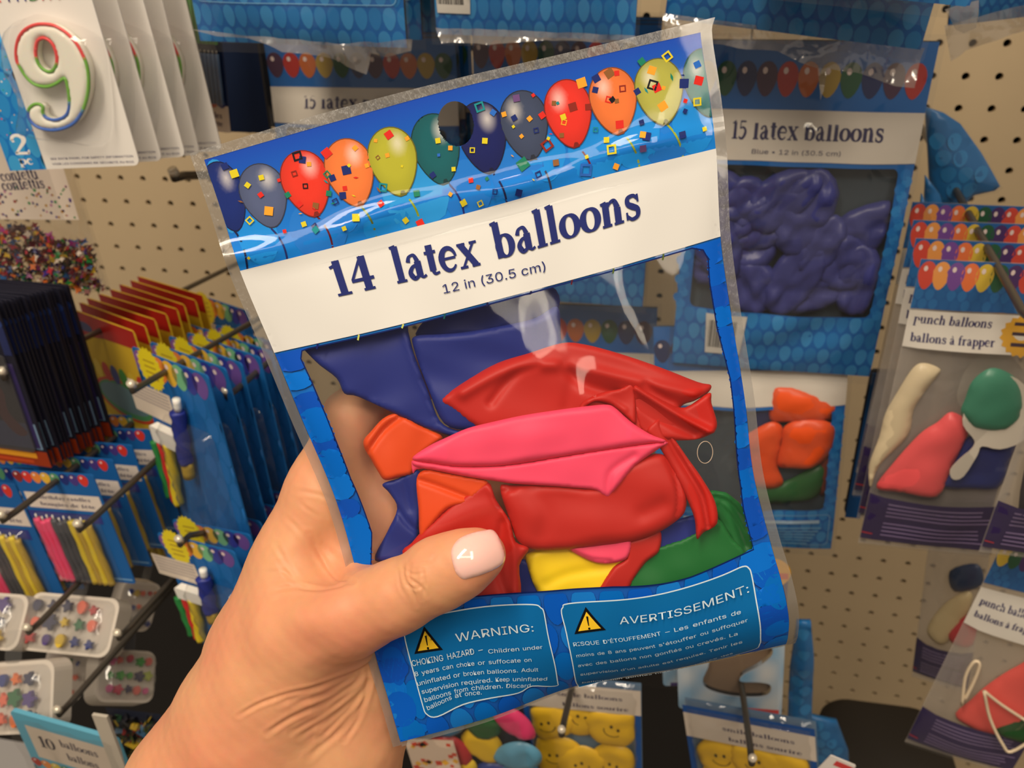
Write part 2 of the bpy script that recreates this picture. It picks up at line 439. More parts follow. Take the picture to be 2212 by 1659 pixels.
# heavy old-style serif letters drawn as tapering pen strokes; x height 1, y up
def arc(cx, cy, rx, ry, a0, a1, n=14):
    a = np.radians(np.linspace(a0, a1, n)); return np.stack([cx+rx*np.cos(a), cy+ry*np.sin(a)], 1)
S_, T_ = .275, .09
def _w(n, a, b, c): # width profile a->b->c
    t = np.linspace(0, 1, n); return np.where(t < .5, a+(b-a)*t*2, b+(c-b)*(t-.5)*2)
def _ring(cx, cy, rx, ry):
    p = arc(cx, cy, rx, ry, 0, 360, 33)[:-1]
    a = np.linspace(0, 2*math.pi, 33)[:-1]
    return ('c', p, T_+(S_-T_)*np.abs(np.cos(a))**1.3)
def _stem(x, y0, y1, w=S_): return ('o', [(x, y0), (x, y1)], w)
def _ser(x0, x1, y, h=.1): return ('o', [(x0, y), (x1, y)], h)
GL = {
 '1': (.62, [_stem(.33, .05, 1.4), _ser(.06, .6, .05), ('o', [(.36, 1.38), (.22, 1.22), (.06, 1.16)], .11)]),
 '2': (.86, [('o', spline([(.1, 1.05), (.2, 1.3), (.45, 1.38), (.68, 1.2), (.66, .9), (.4, .5), (.12, .1)], 5), _w(31, .14, .27, .1)), ('o', [(.08, .09), (.76, .09)], .19), ('o', [(.74, .02), (.79, .32)], .09), ('o', [(.08, .98), (.2, 1.02)], .2)]),
 '4': (.95, [_stem(.62, .05, 1.36), _ser(.42, .84, .05), ('o', [(.6, 1.36), (.1, .5)], .1), ('o', [(.06, .46), (.9, .46)], .13)]),
 '5': (.82, [('o', [(.2, 1.32), (.7, 1.32)], .17), ('o', [(.2, 1.35), (.17, .76)], .1), ('o', spline([(.17, .78), (.4, .88), (.64, .72), (.66, .42), (.45, .08), (.2, .06), (.08, .2)], 5), _w(31, .1, .26, .13))]),
 '6': (.86, [_ring(.43, .42, .3, .37), ('o', spline([(.14, .45), (.2, .95), (.42, 1.28), (.72, 1.34)], 5), _w(16, .24, .2, .08))]),
 '0': (.86, [_ring(.42, .68, .3, .63)]),
 '9': (.86, [_ring(.43, .95, .3, .37), ('o', spline([(.72, .92), (.66, .4), (.44, .1), (.14, .04)], 5), _w(16, .24, .2, .08))]),
 'l': (.5, [_stem(.25, .05, 1.45), _ser(.04, .47, .05), ('o', [(.06, 1.42), (.3, 1.46)], .1)]),
 'i': (.5, [_stem(.25, .05, .95), _ser(.04, .47, .05), ('o', [(.06, .9), (.3, .95)], .1), ('o', arc(.25, 1.27, .07, .07, 0, 360, 12), .16)]),
 'a': (.8, [_stem(.52, .1, .7), ('o', spline([(.14, .72), (.22, .92), (.42, .96), (.52, .7)], 5), _w(16, .18, .1, .2)), ('o', spline([(.54, .58), (.3, .52), (.15, .3), (.26, .07), (.42, .1), (.54, .25)], 5), _w(26, .08, .22, .08)), ('o', [(.52, .12), (.64, .04), (.78, .1)], .1)]),
 't': (.54, [_stem(.26, .2, 1.22), ('o', [(.03, .93), (.5, .93)], .12), ('o', spline([(.26, .25), (.32, .07), (.52, .1)], 5), _w(11, .2, .12, .08))]),
 'e': (.8, [('o', arc(.42, .5, .3, .44, 10, 325, 26), _w(26, .1, .26, .08)), ('o', [(.16, .54), (.7, .54)], .1)]),
 'x': (.84, [('o', [(.14, .95), (.68, .05)], .25), ('o', [(.68, .95), (.14, .05)], .1), _ser(.0, .32, .05), _ser(.5, .84, .05), _ser(.0, .34, .95), _ser(.52, .82, .95)]),
 'b': (.86, [_stem(.22, .05, 1.45), ('o', [(.02, 1.42), (.26, 1.46)], .1), _ring(.47, .48, .27, .42)]),
 'd': (.88, [_stem(.62, .05, 1.45), ('o', [(.42, 1.42), (.66, 1.46)], .1), _ring(.38, .48, .27, .42), _ser(.6, .86, .05)]),
 'p': (.86, [_stem(.22, -.42, .95), ('o', [(.02, .9), (.26, .95)], .1), _ring(.48, .48, .27, .42), _ser(.02, .45, -.4)]),
 'q': (.86, [_stem(.62, -.42, .95), _ring(.38, .48, .27, .42), _ser(.42, .85, -.4)]),
 'o': (.84, [_ring(.42, .48, .31, .42)]),
 'c': (.72, [('o', arc(.42, .48, .3, .43, 45, 320, 24), _w(24, .13, .26, .08)), ('o', arc(.58, .76, .04, .04, 0, 360, 8), .14)]),
 'g': (.8, [_ring(.38, .6, .26, .32), ('o', spline([(.3, .3), (.2, .12), (.6, .08), (.72, -.15), (.4, -.38), (.1, -.2), (.22, .02)], 4), .13), ('o', [(.6, .85), (.78, .92)], .12)]),
 'n': (.96, [_stem(.22, .05, .95), ('o', [(.02, .9), (.26, .95)], .1), _ser(.02, .42, .05), _stem(.7, .05, .65), _ser(.52, .92, .05), ('o', spline([(.28, .7), (.42, .9), (.6, .93), (.7, .65)], 5), _w(16, .08, .14, .25))]),
 'h': (.96, [_stem(.22, .05, 1.45), ('o', [(.02, 1.42), (.26, 1.46)], .1), _ser(.02, .42, .05), _stem(.7, .05, .65), _ser(.52, .92, .05), ('o', spline([(.28, .7), (.42, .9), (.6, .93), (.7, .65)], 5), _w(16, .08, .14, .25))]),
 'r': (.66, [_stem(.22, .05, .95), ('o', [(.02, .9), (.26, .95)], .1), _ser(.02, .45, .05), ('o', spline([(.3, .65), (.42, .88), (.6, .86)], 5), _w(11, .08, .14, .22))]),
 'u': (.96, [_stem(.22, .3, .95), ('o', [(.02, .93), (.26, .93)], .1), _stem(.7, .05, .95), ('o', [(.5, .93), (.74, .93)], .1), _ser(.7, .94, .05), ('o', spline([(.22, .35), (.3, .08), (.5, .07), (.66, .25)], 5), _w(16, .25, .14, .08))]),
 's': (.68, [('o', spline([(.56, .78), (.42, .93), (.18, .88), (.16, .66), (.34, .52), (.54, .38), (.52, .12), (.28, .04), (.1, .2)], 4), _w(33, .1, .24, .1)), ('o', [(.58, .66), (.57, .96)], .08), ('o', [(.09, .04), (.09, .34)], .08)]),
 'f': (.56, [_stem(.25, .05, 1.15), _ser(.04, .46, .05), ('o', [(.03, .93), (.5, .93)], .1), ('o', spline([(.25, 1.1), (.34, 1.4), (.58, 1.36)], 5), _w(11, .25, .12, .16))]),
 'y': (.86, [('o', [(.14, .95), (.44, .12)], .25), ('o', spline([(.72, .95), (.44, .1), (.3, -.3), (.08, -.3)], 5), _w(16, .1, .1, .2)), _ser(.0, .34, .95), _ser(.54, .84, .95)]),
 'v': (.84, [('o', [(.14, .95), (.42, .05)], .25), ('o', [(.7, .95), (.42, .05)], .1), _ser(.0, .32, .95), _ser(.54, .84, .95)]),
 'm': (1.4, [_stem(.22, .05, .95), _ser(.02, .4, .05), _stem(.68, .05, .65), _stem(1.14, .05, .65), _ser(.52, .86, .05), _ser(.98, 1.36, .05), ('o', [(.26, .75), (.45, .93), (.66, .7)], .14), ('o', [(.72, .75), (.92, .93), (1.12, .7)], .14)]),
}
def serif(txt):
    x = 0; Q = []
    for ch in txt:
        if ch == ' ': x += .42; continue
        base = {'\u00ea': 'e', '\u00e0': 'a'}.get(ch, ch)
        adv, st = GL.get(base, GL['o'])
        for kind, p, w in st:
            p = np.asarray(p, float)
            if kind == 'o' and len(p) == 3: p = spline(p, 4); w = w if np.isscalar(w) else w[0]
            if not np.isscalar(w): w = np.interp(np.linspace(0, 1, len(p)), np.linspace(0, 1, len(w)), w)
            for q in ribbon(p, w, kind == 'c'): Q.append([(a[0]+x, a[1]) for a in q])
        if ch != base:
            Q += [[(a[0]+x, a[1]) for a in q] for q in ribbon([(.25, 1.1), (.42, 1.3), (.6, 1.1)] if ch == '\u00ea' else [(.25, 1.35), (.5, 1.12)], .1)]
        x += adv+.03
    return Q, x
def put_serif(art, txt, p0, p1, xh, col):
    Q, adv = serif(txt)
    p0, d, L = A2(p0, p1, xh); nrm = np.array([-d[1], d[0]]); sx = L/adv
    art.quads([[p0+d*a[0]*sx-nrm*a[1]*xh for a in q] for q in Q], col)

BLUE = (0, 96, 190); NAVY = (22, 30, 92)
RAINBOW = ['7a3f8c', 'd8342c', 'ef7f35', 'e8c23c', '2f7a55', '24407e', '5a5f86']
def blobs(art, x0, y0, x1, y1, pitch, seed=1, c=((60, 160, 220), (40, 140, 210)), k=1.25, spacing=None):
    "rows of pale balloon shapes on the blue ground"
    rs = random.Random(seed); r = 0; y = y0+pitch*.5
    while y < y1+pitch*.3:
        x = x0+(pitch*.5 if r % 2 else 0)
        while x < x1+pitch*.4:
            b = balloon_outline(x, y, pitch*.86, pitch*k, 0, 18)
            b[:, 0] = np.clip(b[:, 0], x0, x1); b[:, 1] = np.clip(b[:, 1], y0, y1)
            if np.ptp(b[:, 0]) > pitch*.1 and np.ptp(b[:, 1]) > pitch*.1:
                if spacing: art.add(b, c[rs.randrange(len(c))], spacing, layer=art.L+1)
                else: art.quads([b], c[rs.randrange(len(c))], layer=art.L+1)
            x += pitch
        y += pitch*1.05; r += 1
    art.L += 1
def confetti(art, region, n, size, seed, cols=('e03030', 'f0c030', '30308a', '30a060', 'e070a0', 'e8e8e8'), clip=None):
    rs = random.Random(seed); x0, y0, x1, y1 = region
    for i in range(n):
        cx, cy = rs.uniform(x0, x1), rs.uniform(y0, y1)
        if clip is not None and not inside(clip, [(cx, cy)])[0]: continue
        s = size*rs.uniform(.6, 1.2); a = rs.uniform(0, 1.5)
        q = disc(cx, cy, s*.7, s*.7, 4, a)
        art.quads([q], cols[rs.randrange(len(cols))], layer=art.L+1)
    art.L += 1
def little_balloons(art, x0, x1, cy, w, h, cols=RAINBOW, start=0, overlap=.98):
    x = x0+w*.5; k = start
    while x+w*.3 < x1:
        b = balloon_outline(x, cy, w, h, 0, 18); b[:, 0] = np.clip(b[:, 0], x0, x1)
        art.quads([b], cols[k % len(cols)], layer=art.L+1)
        hl = disc(x-w*.12, cy-h*.22, w*.12, h*.1, 8)
        hl[:, 0] = np.clip(hl[:, 0], x0, x1)
        art.quads([hl], (240, 220, 215), layer=art.L+2)
        x += w*overlap; k += 1
    art.L += 2
def barcode(art, x0, y0, x1, y1, seed=3):
    rs = random.Random(seed); x = x0; Q = []
    while x < x1:
        w = (x1-x0)/70*rs.choice((1, 1, 2, 3)); Q.append(rect(x, y0, min(x+w, x1), y1)); x += w+(x1-x0)/70*rs.choice((1, 1, 2))
    art.quads(Q, (20, 20, 24))
def fake_lines(art, pts_list, h, col, words, seed):
    "rows of small lettering too small to read in the photograph"
    for i, (a, b) in enumerate(pts_list): put_sans(art, words[i % len(words)], a, b, h, col)

# ------------------------------------------------------------------ soft folded latex sheets
def sheet_vf(fmap, outline, T, r, spacing, creases=(), noise=(0, 1), lift=0.0, seed=1, smooth=6, tilt=None, curl=0.0, back=.3):
    """a limp folded balloon lobe. outline in the map's own units; T thickness in metres, r the width
    of the rounded rim, creases [(polyline, width, depth m)], noise (amount m, wavelength), tilt (gx, gy) metres per unit"""
    o = spline(outline, smooth, True) if smooth else np.asarray(outline, float)
    v, F = fill(o, spacing)
    d = poly_dist(o, v)
    q = np.clip(d/r, 0, 1); h = T*np.sqrt(np.clip(1-(1-q)**2, 0, 1))
    g = h.copy()
    if noise[0]: g += wob(v, seed, noise[1])*noise[0]*q
    for line, w, dep in creases:
        dd = poly_dist(spline(line, 5), v, False); g -= dep*np.exp(-(dd/w)**2)*np.minimum(1, q*3)
    c = o.mean(0); t = 0.0
    if tilt is not None: t = (v[:, 0]-c[0])*tilt[0]+(v[:, 1]-c[1])*tilt[1]
    if curl: t = t+curl*((v-c)**2).sum(1)/np.ptp(o, axis=0).max()**2
    A = fmap(v, lift+g+t)
    B = fmap(v, lift-h*back-.00005+t)
    n = len(v)
    FF = [tuple(f) for f in F]+[tuple(i+n for i in f[::-1]) for f in F]
    cnt = {}
    for f in F:
        for i in range(3):
            k = (min(f[i], f[(i+1) % 3]), max(f[i], f[(i+1) % 3])); cnt.setdefault(k, []).append((f[i], f[(i+1) % 3]))
    for es in cnt.values():
        if len(es) == 1: i, j = es[0]; FF.append((j, i, i+n, j+n))
    return np.concatenate([A, B]), FF

# ------------------------------------------------------------------ the pegboard wall
def pegboard(name, x0, x1, z0, z1, ox, oz):
    P = .0254; R = .0032; n = 12; T = .005
    V = []; F = []
    i0 = math.ceil((x0-ox)/P-.5); i1 = math.floor((x1-ox)/P+.5); j0 = math.ceil((z0-oz)/P-.5); j1 = math.floor((z1-oz)/P+.5)
    xs = [x0]+[ox+(i+.5)*P for i in range(i0, i1)]+[x1]; zs = [z0]+[oz+(j+.5)*P for j in range(j0, j1)]+[z1]
    for a in range(len(xs)-1):
        for b in range(len(zs)-1):
            xa, xb, za, zb = xs[a], xs[a+1], zs[b], zs[b+1]
            cx, cz = ox+(i0+a)*P, oz+(j0+b)*P
            k = len(V)
            if not (xa+R < cx < xb-R and za+R < cz < zb-R):
                V += [(xa, WALL_Y, za), (xb, WALL_Y, za), (xb, WALL_Y, zb), (xa, WALL_Y, zb)]; F.append((k, k+1, k+2, k+3)); continue
            for q in range(n):
                t = math.pi*2*(q+.5)/n; c, s = math.cos(t), math.sin(t)
                V.append((cx+R*c, WALL_Y, cz+R*s))
            for q in range(n):
                t = math.pi*2*(q+.5)/n; c, s = math.cos(t), math.sin(t)
                V.append((cx+R*c, WALL_Y+T, cz+R*s))
            for q in range(n):
                t = math.pi*2*(q+.5)/n; c, s = math.cos(t), math.sin(t); m = 1/max(abs(c), abs(s))
                dx = (xb-cx) if c > 0 else (cx-xa); dz = (zb-cz) if s > 0 else (cz-za)
                V.append((cx+c*m*dx, WALL_Y, cz+s*m*dz))
            cs = len(V); V += [(xa, WALL_Y, za), (xb, WALL_Y, za), (xb, WALL_Y, zb), (xa, WALL_Y, zb)]
            for q in range(n):
                r = (q+1) % n
                F.append((k+q, k+r, k+2*n+r, k+2*n+q)); F.append((k+q, k+n+q, k+n+r, k+r))
            # corners
            for ci, (sx, sz) in enumerate(((-1, -1), (1, -1), (1, 1), (-1, 1))):
                qs = [q for q in range(n) if (math.cos(math.pi*2*(q+.5)/n) > 0) == (sx > 0) and (math.sin(math.pi*2*(q+.5)/n) > 0) == (sz > 0)]
                for q in qs:
                    r = (q+1) % n
                    if r in qs:
                        c1, s1 = math.cos(math.pi*2*(q+.5)/n), math.sin(math.pi*2*(q+.5)/n); c2, s2 = math.cos(math.pi*2*(r+.5)/n), math.sin(math.pi*2*(r+.5)/n)
                        if (abs(c1) > abs(s1)) != (abs(c2) > abs(s2)): F.append((k+2*n+q, k+2*n+r, cs+ci))
    o = mesh(name, V, F, plain('pegboard_paint', (194, 173, 140), .55, .3, (400, .1, .0003), .03), None, False)
    fix_normals(o)
    return tag(o, kind='structure')
pegboard('wall_back', -1.15, .05, .45, 1.75, -.59572, 1.5-.2344)
pegboard('wall_back', .0515, 1.2, .45, 1.75, .24887, 1.5-.10334)
bk = mesh('wall_rear', [(-1.3, WALL_Y+.03, .3), (1.4, WALL_Y+.03, .3), (1.4, WALL_Y+.03, 1.9), (-1.3, WALL_Y+.03, 1.9)], [(0, 1, 2, 3)], plain('dark_gap', (20, 17, 14), .9), None, False); tag(bk, kind='structure')
fl = mesh('floor', [(-3, -4, 0), (3, -4, 0), (3, WALL_Y+.03, 0), (-3, WALL_Y+.03, 0)], [(0, 1, 2, 3)], plain('floor_tile', (120, 112, 100), .4), None, False); tag(fl, kind='structure')
# plain box, used for the black shade blocks and the price strip
def boxv(x0, x1, y0, y1, z0, z1):
    V = [(x, y, z) for x in (x0, x1) for y in (y0, y1) for z in (z0, z1)]
    return V, [(0, 1, 3, 2), (4, 6, 7, 5), (0, 4, 5, 1), (2, 3, 7, 6), (0, 2, 6, 4), (1, 5, 7, 3)]

# ------------------------------------------------------------------ helpers for hanging goods
CARD = lambda c: plain('card_%02x%02x%02x' % tuple(c), c, .6, .3, None, .03)
INK = ink('card_print', .5, .35)
INKG = ink('glossy_bag_print', .3, .4, 0, (30, .35, .002, 2, None, .3))
WRAP = film('wrapper_film', .05, .07, .02, (.95, .95, .95), (22, .7, .006), (.7, .7, .68), None, .8)
BLIST = film('blister_shell', .05, .08, .02, (.97, .97, .97), (20, .1, .001))
def up_frame(bl, br, nl, h, nr=None, plumb=True):
    f = Frame(bl, br, (bl[0], bl[1]+50), nl, nr); f.O = f.O-f.Y*h; f.h = h
    return f
def lean(f, deg):
    "tip the sheet so its lower edge comes forward"
    a = math.radians(deg); Y = f.Y*math.cos(a)+f.N*math.sin(a); N = f.N*math.cos(a)-f.Y*math.sin(a)
    f.Y, f.N = Y, N; return f
def root_at(name, fr, label, cat, group=None, at=(.5, .06)):
    return empty(name, fr.map([(fr.w*at[0], fr.h*at[1])])[0], label, cat, group)
def board(fr, parent, col, t=.0006, r=.004, name='card', poly=None):
    poly = rrect(0, 0, fr.w, fr.h, r) if poly is None else poly
    V, F = slab_vf(fr, poly, t)
    o = mesh(name, V, F, CARD(col), parent, False); fix_normals(o); return o
def stack(root, k, step, label, group, seed=1, jit=.03, side=0.0, drop=0.0):
    rs = random.Random(seed); out = []
    for i in range(1, k+1):
        c = copy_tree(root)
        c.location = root.location+Vector((side*i+rs.uniform(-.0012, .0012), step*i, drop*i))
        c.rotation_euler = (rs.uniform(-.01, .01), rs.uniform(-.012, .012), rs.uniform(-jit, jit))
        c['label'] = label; c['group'] = group; out.append(c)
    root['group'] = group
    return out
HOOKM = plain('dark_steel', (92, 86, 78), .35, .5, None, .05, 0, .6)
TIPM = plain('steel_tip', (235, 225, 205), .2, .6, None, .02, 0, .4)
def hook_line(tip, n, via):
    "hook whose shaft is seen running from its tip towards the picture point via; returns tip, bend, wall end and the distance out at via"
    p = at_wall(tip[0], tip[1], n); b = p+np.array([0, .012, -.007])
    bx, by, _ = project(b[None]); d = np.array([via[0]-bx[0], via[1]-by[0]]); best = None
    for k in np.linspace(.05, 14, 900):
        q = at_wall(bx[0]+d[0]*k, by[0]+d[1]*k, 0.0)
        e = abs(q[0]-b[0])
        if best is None or e < best[0]: best = (e, q)
    a = best[1]; a[0] = b[0]; best = None
    for k in np.linspace(0, 1, 200):
        q = b+(a-b)*k; x, y, _ = project(q[None]); e = math.hypot(x[0]-via[0], y[0]-via[1])
        if best is None or e < best[0]: best = (e, WALL_Y-q[1])
    return p, b, a, best[1]
def hook(tip, n, label, via, r=.0022):
    p, b, a, nv = hook_line(tip, n, via)
    V, F = tube_vf([a, a*.5+b*.5, b, b*.35+p*.65+np.array([0, -.004, -.003]), p], r, 10)
    o = mesh('peg_hook', V, F, HOOKM, None, True, base=a)
    tag(o, label, 'hook', 'peg hooks')
    V, F = tube_vf([p+np.array([0, .0015, -.003]), p+np.array([0, -.0006, .001])], [r*1.25, r*1.1], 10); mesh('tip', V, F, TIPM, o)
    hook.drop = (a[2]-b[2])/(a[1]-b[1])
    return nv
def candle(fr, p0, p1, r, mat, parent, lift, wick=True, name='candle', twist=0):
    "a thin candle lying on a card between two card points"
    a = fr.map([p0], lift)[0]; b = fr.map([p1], lift)[0]; n = 26 if twist else 3
    P = [a+(b-a)*k/n for k in range(n+1)]
    seg = 12
    V, F = tube_vf(P, r, seg)
    if twist:
        d = (b-a)/np.linalg.norm(b-a); V = np.array(V)
        for i in range(n+1):
            for k in range(seg):
                w = 1+.16*math.cos(3*(2*math.pi*k/seg)+twist*i*.55)
                V[i*seg+k] = P[i]+(V[i*seg+k]-P[i])*w
    c = mesh(name, V, F, mat, parent)
    if wick:
        t = (a-b)/np.linalg.norm(a-b)
        V, F = tube_vf([a, a+t*r*1.6], r*.22, 6); mesh('wick', V, F, plain('wick_white', (240, 236, 225), .8), c)
    return c
def seen(fr, *pts): return fr.inv(pts)

# ------------------------------------------------------------------ blister card with the number 9 candle, top left
f9 = up_frame((22, 369), (303, 357), nZ(150, 360, .50), .135)
t9 = root_at('candle_card', f9, 'front white blister card with a number 9 candle, top left', 'candle pack', None)
board(f9, t9, (238, 234, 228), .0008, .004)
A = Art()
x1 = float(seen(f9, (101, 366))[0][0])
A.add(rect(0, .0, x1, f9.h), (20, 118, 200)); blobs(A, 0, 0, x1, f9.h, .011, 3)
confetti(A, (0, 0, x1, f9.h*.85), 60, .0009, 5)
def SE(txt, a, b, xh, col, fr): p = fr.inv([a, b]); put_serif(A, txt, p[0], p[1], xh, col)
def SA(txt, a, b, hh, col, fr): p = fr.inv([a, b]); put_sans(A, txt, p[0], p[1], hh, col)
SE('2', (32, 334), (70, 333), .0080, (245, 240, 235), f9); SE('pc', (44, 356), (74, 355), .0036, (245, 240, 235), f9)
SA('SEE BACK PANEL FOR SAFETY INFORMATION', (110, 345), (288, 339), .0016, (70, 64, 110), f9)
SA('VOIR LES CONSIGNES DE S\u00c9CURIT\u00c9 AU DOS', (114, 356), (290, 351), .0016, (70, 64, 110), f9)
for i, ch in enumerate('BIRTHDAY'):
    SA(ch, (-70+i*27, 8-i*1.2), (-50+i*27, 7-i*1.2), .0080, ['e03030', '30803a', 'e03030', '301878', '303a90', '2a8a3a', 'd02828', 'c02858'][i], f9)
A.build('printed_face', f9.map, INK, t9, .00002, .00012)
c1 = lambda pts: [(x/3.95, y/3.95) for x, y in pts]
o9 = c1([(165, 560), (143, 500), (142, 410), (165, 320), (215, 255), (290, 215), (380, 205), (470, 220), (570, 280), (655, 370), (708, 465), (745, 560), (760, 680), (752, 800), (715, 930), (650, 1035), (560, 1090), (450, 1110), (340, 1090), (270, 1040), (245, 985), (250, 930), (290, 893), (340, 888), (370, 915), (368, 960), (400, 1005), (480, 1022), (560, 990), (592, 920), (590, 800), (565, 680), (545, 672), (480, 715), (400, 740), (300, 720), (225, 655)])
i9 = c1([(308, 430), (325, 350), (378, 325), (440, 360), (480, 440), (488, 530), (455, 600), (405, 608), (345, 565), (315, 500)])
O9 = spline(f9.inv(o9, .0065), 4, True); I9 = spline(f9.inv(i9, .0065), 4, True)
v9, F9 = fill(O9, .0016, [I9])
d9 = np.minimum(poly_dist(O9, v9), poly_dist(I9, v9))
hh = .0055+.0022*np.sqrt(np.clip(1-(1-np.clip(d9/.003, 0, 1))**2, 0, 1))
top = f9.map(v9, hh); bot = f9.map(v9, .0012); n = len(v9)
FF = [tuple(f) for f in F9]+[tuple(i+n for i in f[::-1]) for f in F9]; cnt = {}
for f in F9:
    for i in range(3):
        e = (f[i], f[(i+1) % 3]); cnt.setdefault(tuple(sorted(e)), []).append(e)
for es in cnt.values():
    if len(es) == 1: i, j = es[0]; FF.append((j, i, i+n, j+n))
cd = mesh('number_candle', np.concatenate([top, bot]), FF, plain('white_wax', (250, 246, 232), .4, .4, None, .02, .2), t9); fix_normals(cd); cd['label'] = 'white number 9 candle with a red, green and blue outline'
def outline_tube(P2, colour_ranges, parent):
    P3 = f9.map(P2, .0068); n = len(P3)
    for a, b, c in colour_ranges:
        idx = [k % n for k in range(int(a*n), int(b*n)+2)]
        V, F = tube_vf(P3[idx], .0009, 8); mesh('outline_icing', V, F, plain('icing_'+c, c, .4), parent)
shr = lambda Q, k: Q+(Q.mean(0)-Q)*k
outline_tube(O9, [(0, .28, 'ee4848'), (.28, .385, '74b440'), (.385, .56, '3a6cc8'), (.56, .685, '74b440'), (.685, .795, '3a6cc8'), (.795, 1.0, '74b440')], cd)
outline_tube(I9, [(0, .52, 'ee4848'), (.52, .90, '74b440'), (.90, 1.0, 'ee4848')], cd)
b9 = spline(f9.inv([(24, 60), (60, 38), (100, 32), (205, 70), (232, 120), (238, 300), (150, 306), (95, 300), (50, 280), (55, 210), (22, 140)]), 4, True)
vb, Fb = fill(b9, .003); db = poly_dist(b9, vb); mesh('blister', f9.map(vb, .0008+.0115*np.clip(db/.004, 0, 1)**.6), Fb, BLIST, t9)
stack(t9, 4, .017, 'white blister card behind the number 9 candle card', 'number candle cards', 3, .02, .0035, -.002)

# ------------------------------------------------------------------ confetti bag below it
fc = up_frame((-70, 622), (238, 630), nZ(100, 500, .60), .118)
tcf = root_at('confetti_bag', fc, 'clear bag of mixed foil confetti with a white header reading confetti', 'confetti bag')
A = Art()
yb = float(seen(fc, (180, 466))[0][1]); A.add(rect(0, 0, fc.w, yb), (232, 216, 200)); A.add(rect(0, 0, float(seen(fc, (0, 440))[0][0])+.004, yb), (30, 130, 210))
confetti(A, (fc.w*.2, yb*.62, fc.w*.985, yb*.99), 130, .0017, 7, ('5a3a90', '3a8a4a', '9a3030', 'c09040', '2a2a6a', 'c080a0'))
SE('confetti', (24, 384), (104, 378), .0052, (50, 40, 80), fc); SE('confettis', (27, 404), (118, 398), .0052, (50, 40, 80), fc)
A.build('header_card', lambda xy, l=0: fc.map(xy, l+.009), INK, tcf, .00002, .0)
vf, Ff = fill(rrect(0, 0, fc.w, fc.h, .002), .006)
bul = lambda v: .010*np.sqrt(np.clip(np.minimum.reduce([v[:, 0], fc.w-v[:, 0], fc.h-v[:, 1]])/.02, 0, 1))
mesh('front_film', fc.map(vf, .0015+bul(vf)), Ff, WRAP, tcf); mesh('back_film', fc.map(vf, -.0015), Ff, WRAP, tcf)
rs = random.Random(12); V = []; F = []; C = []
pal = [lin(c) for c in ('b02030', '207a35', 'b8982a', '302a80', 'a03080', 'd0c0b0', '6a2a20', 'c06020', '2a5a90', '7a1a28', '3a1a1a', '4a3020')]
hill = spline(seen(fc, (10, 480), (70, 478), (100, 500), (150, 515), (215, 530), (240, 640)), 6)
for i in range(1500):
    x = rs.uniform(.002, fc.w-.002); top_y = np.interp(x, hill[:, 0], hill[:, 1]); y = rs.uniform(top_y, fc.h-.002); z = rs.uniform(.001, .0095)
    c = fc.map([(x, y)], z)[0]; s = rs.uniform(.0018, .0042)
    a = np.array([rs.gauss(0, 1) for _ in range(3)]); a /= np.linalg.norm(a); b = np.cross(a, [rs.gauss(0, 1) for _ in range(3)]); b /= np.linalg.norm(b); k = len(V)
    star = [(math.cos(t)*(1 if q % 2 else .45), math.sin(t)*(1 if q % 2 else .45)) for q, t in enumerate(np.linspace(0, 2*math.pi, 8, endpoint=False))]
    V += [c+s*(u*a+w*b) for u, w in star]; F.append(tuple(range(k, k+8))); C += [pal[rs.randrange(len(pal))]]*8
o = mesh('foil_confetti', V, F, ink('foil', .35, .5), tcf, False, np.array(C)); tag(o, kind='stuff')

# ------------------------------------------------------------------ dense stack of narrow dark packs, left edge
fd = up_frame((-60, 985), (112, 1010), nZ(60, 850, .56), .122, nZ(60, 850, .56)+.004)
td = root_at('candle_pack', fd, 'front dark navy pack with an orange and yellow foot, at the left edge', 'candle pack')
board(fd, td, (26, 26, 42), .0012, .002)
A = Art()
A.add(rect(0, fd.h*.90, fd.w, fd.h), (150, 52, 20)); A.add(rect(fd.w*.05, fd.h*.915, fd.w*.86, fd.h*.95), (230, 160, 40)); A.add(rect(fd.w*.1, fd.h*.965, fd.w*.8, fd.h*.985), (190, 70, 30))
A.add(rect(fd.w*.3, fd.h*.72, fd.w*.97, fd.h*.885), (120, 150, 180)); A.add(spline([(fd.w*.55, fd.h*.45), (fd.w*.72, fd.h*.52), (fd.w*.70, fd.h*.66), (fd.w*.85, fd.h*.78), (fd.w*.7, fd.h*.8), (fd.w*.56, fd.h*.66)], 4, True), (200, 50, 40))
A.add(rect(fd.w*.86, fd.h*.35, fd.w*.95, fd.h*.88), (52, 44, 90)); A.add(disc(fd.w*.9, fd.h*.12, .006, .004), (40, 60, 120)); A.add(disc(fd.w*.7, fd.h*.2, .006, .005), (190, 150, 140)); A.add(rect(fd.w*.9, fd.h*.14, fd.w*.99, fd.h*.3), (34, 44, 92))
A.build('printed_face', fd.map, INKG, td, .00002, .00012)
V, F = slab_vf(fd, rrect(fd.w*.1, fd.h*.3, fd.w*.9, fd.h*.9, .004), .0015, lift=.0020); mesh('plastic_tray', V, F, film('smoky_tray', .10, .1, .05, (.5, .5, .6), (20, .1, .001)), td, False)
stack(td, 17, .0038, 'dark navy pack in the dense stack at the left edge', 'dark narrow packs', 5, .02, .0, -.0009)

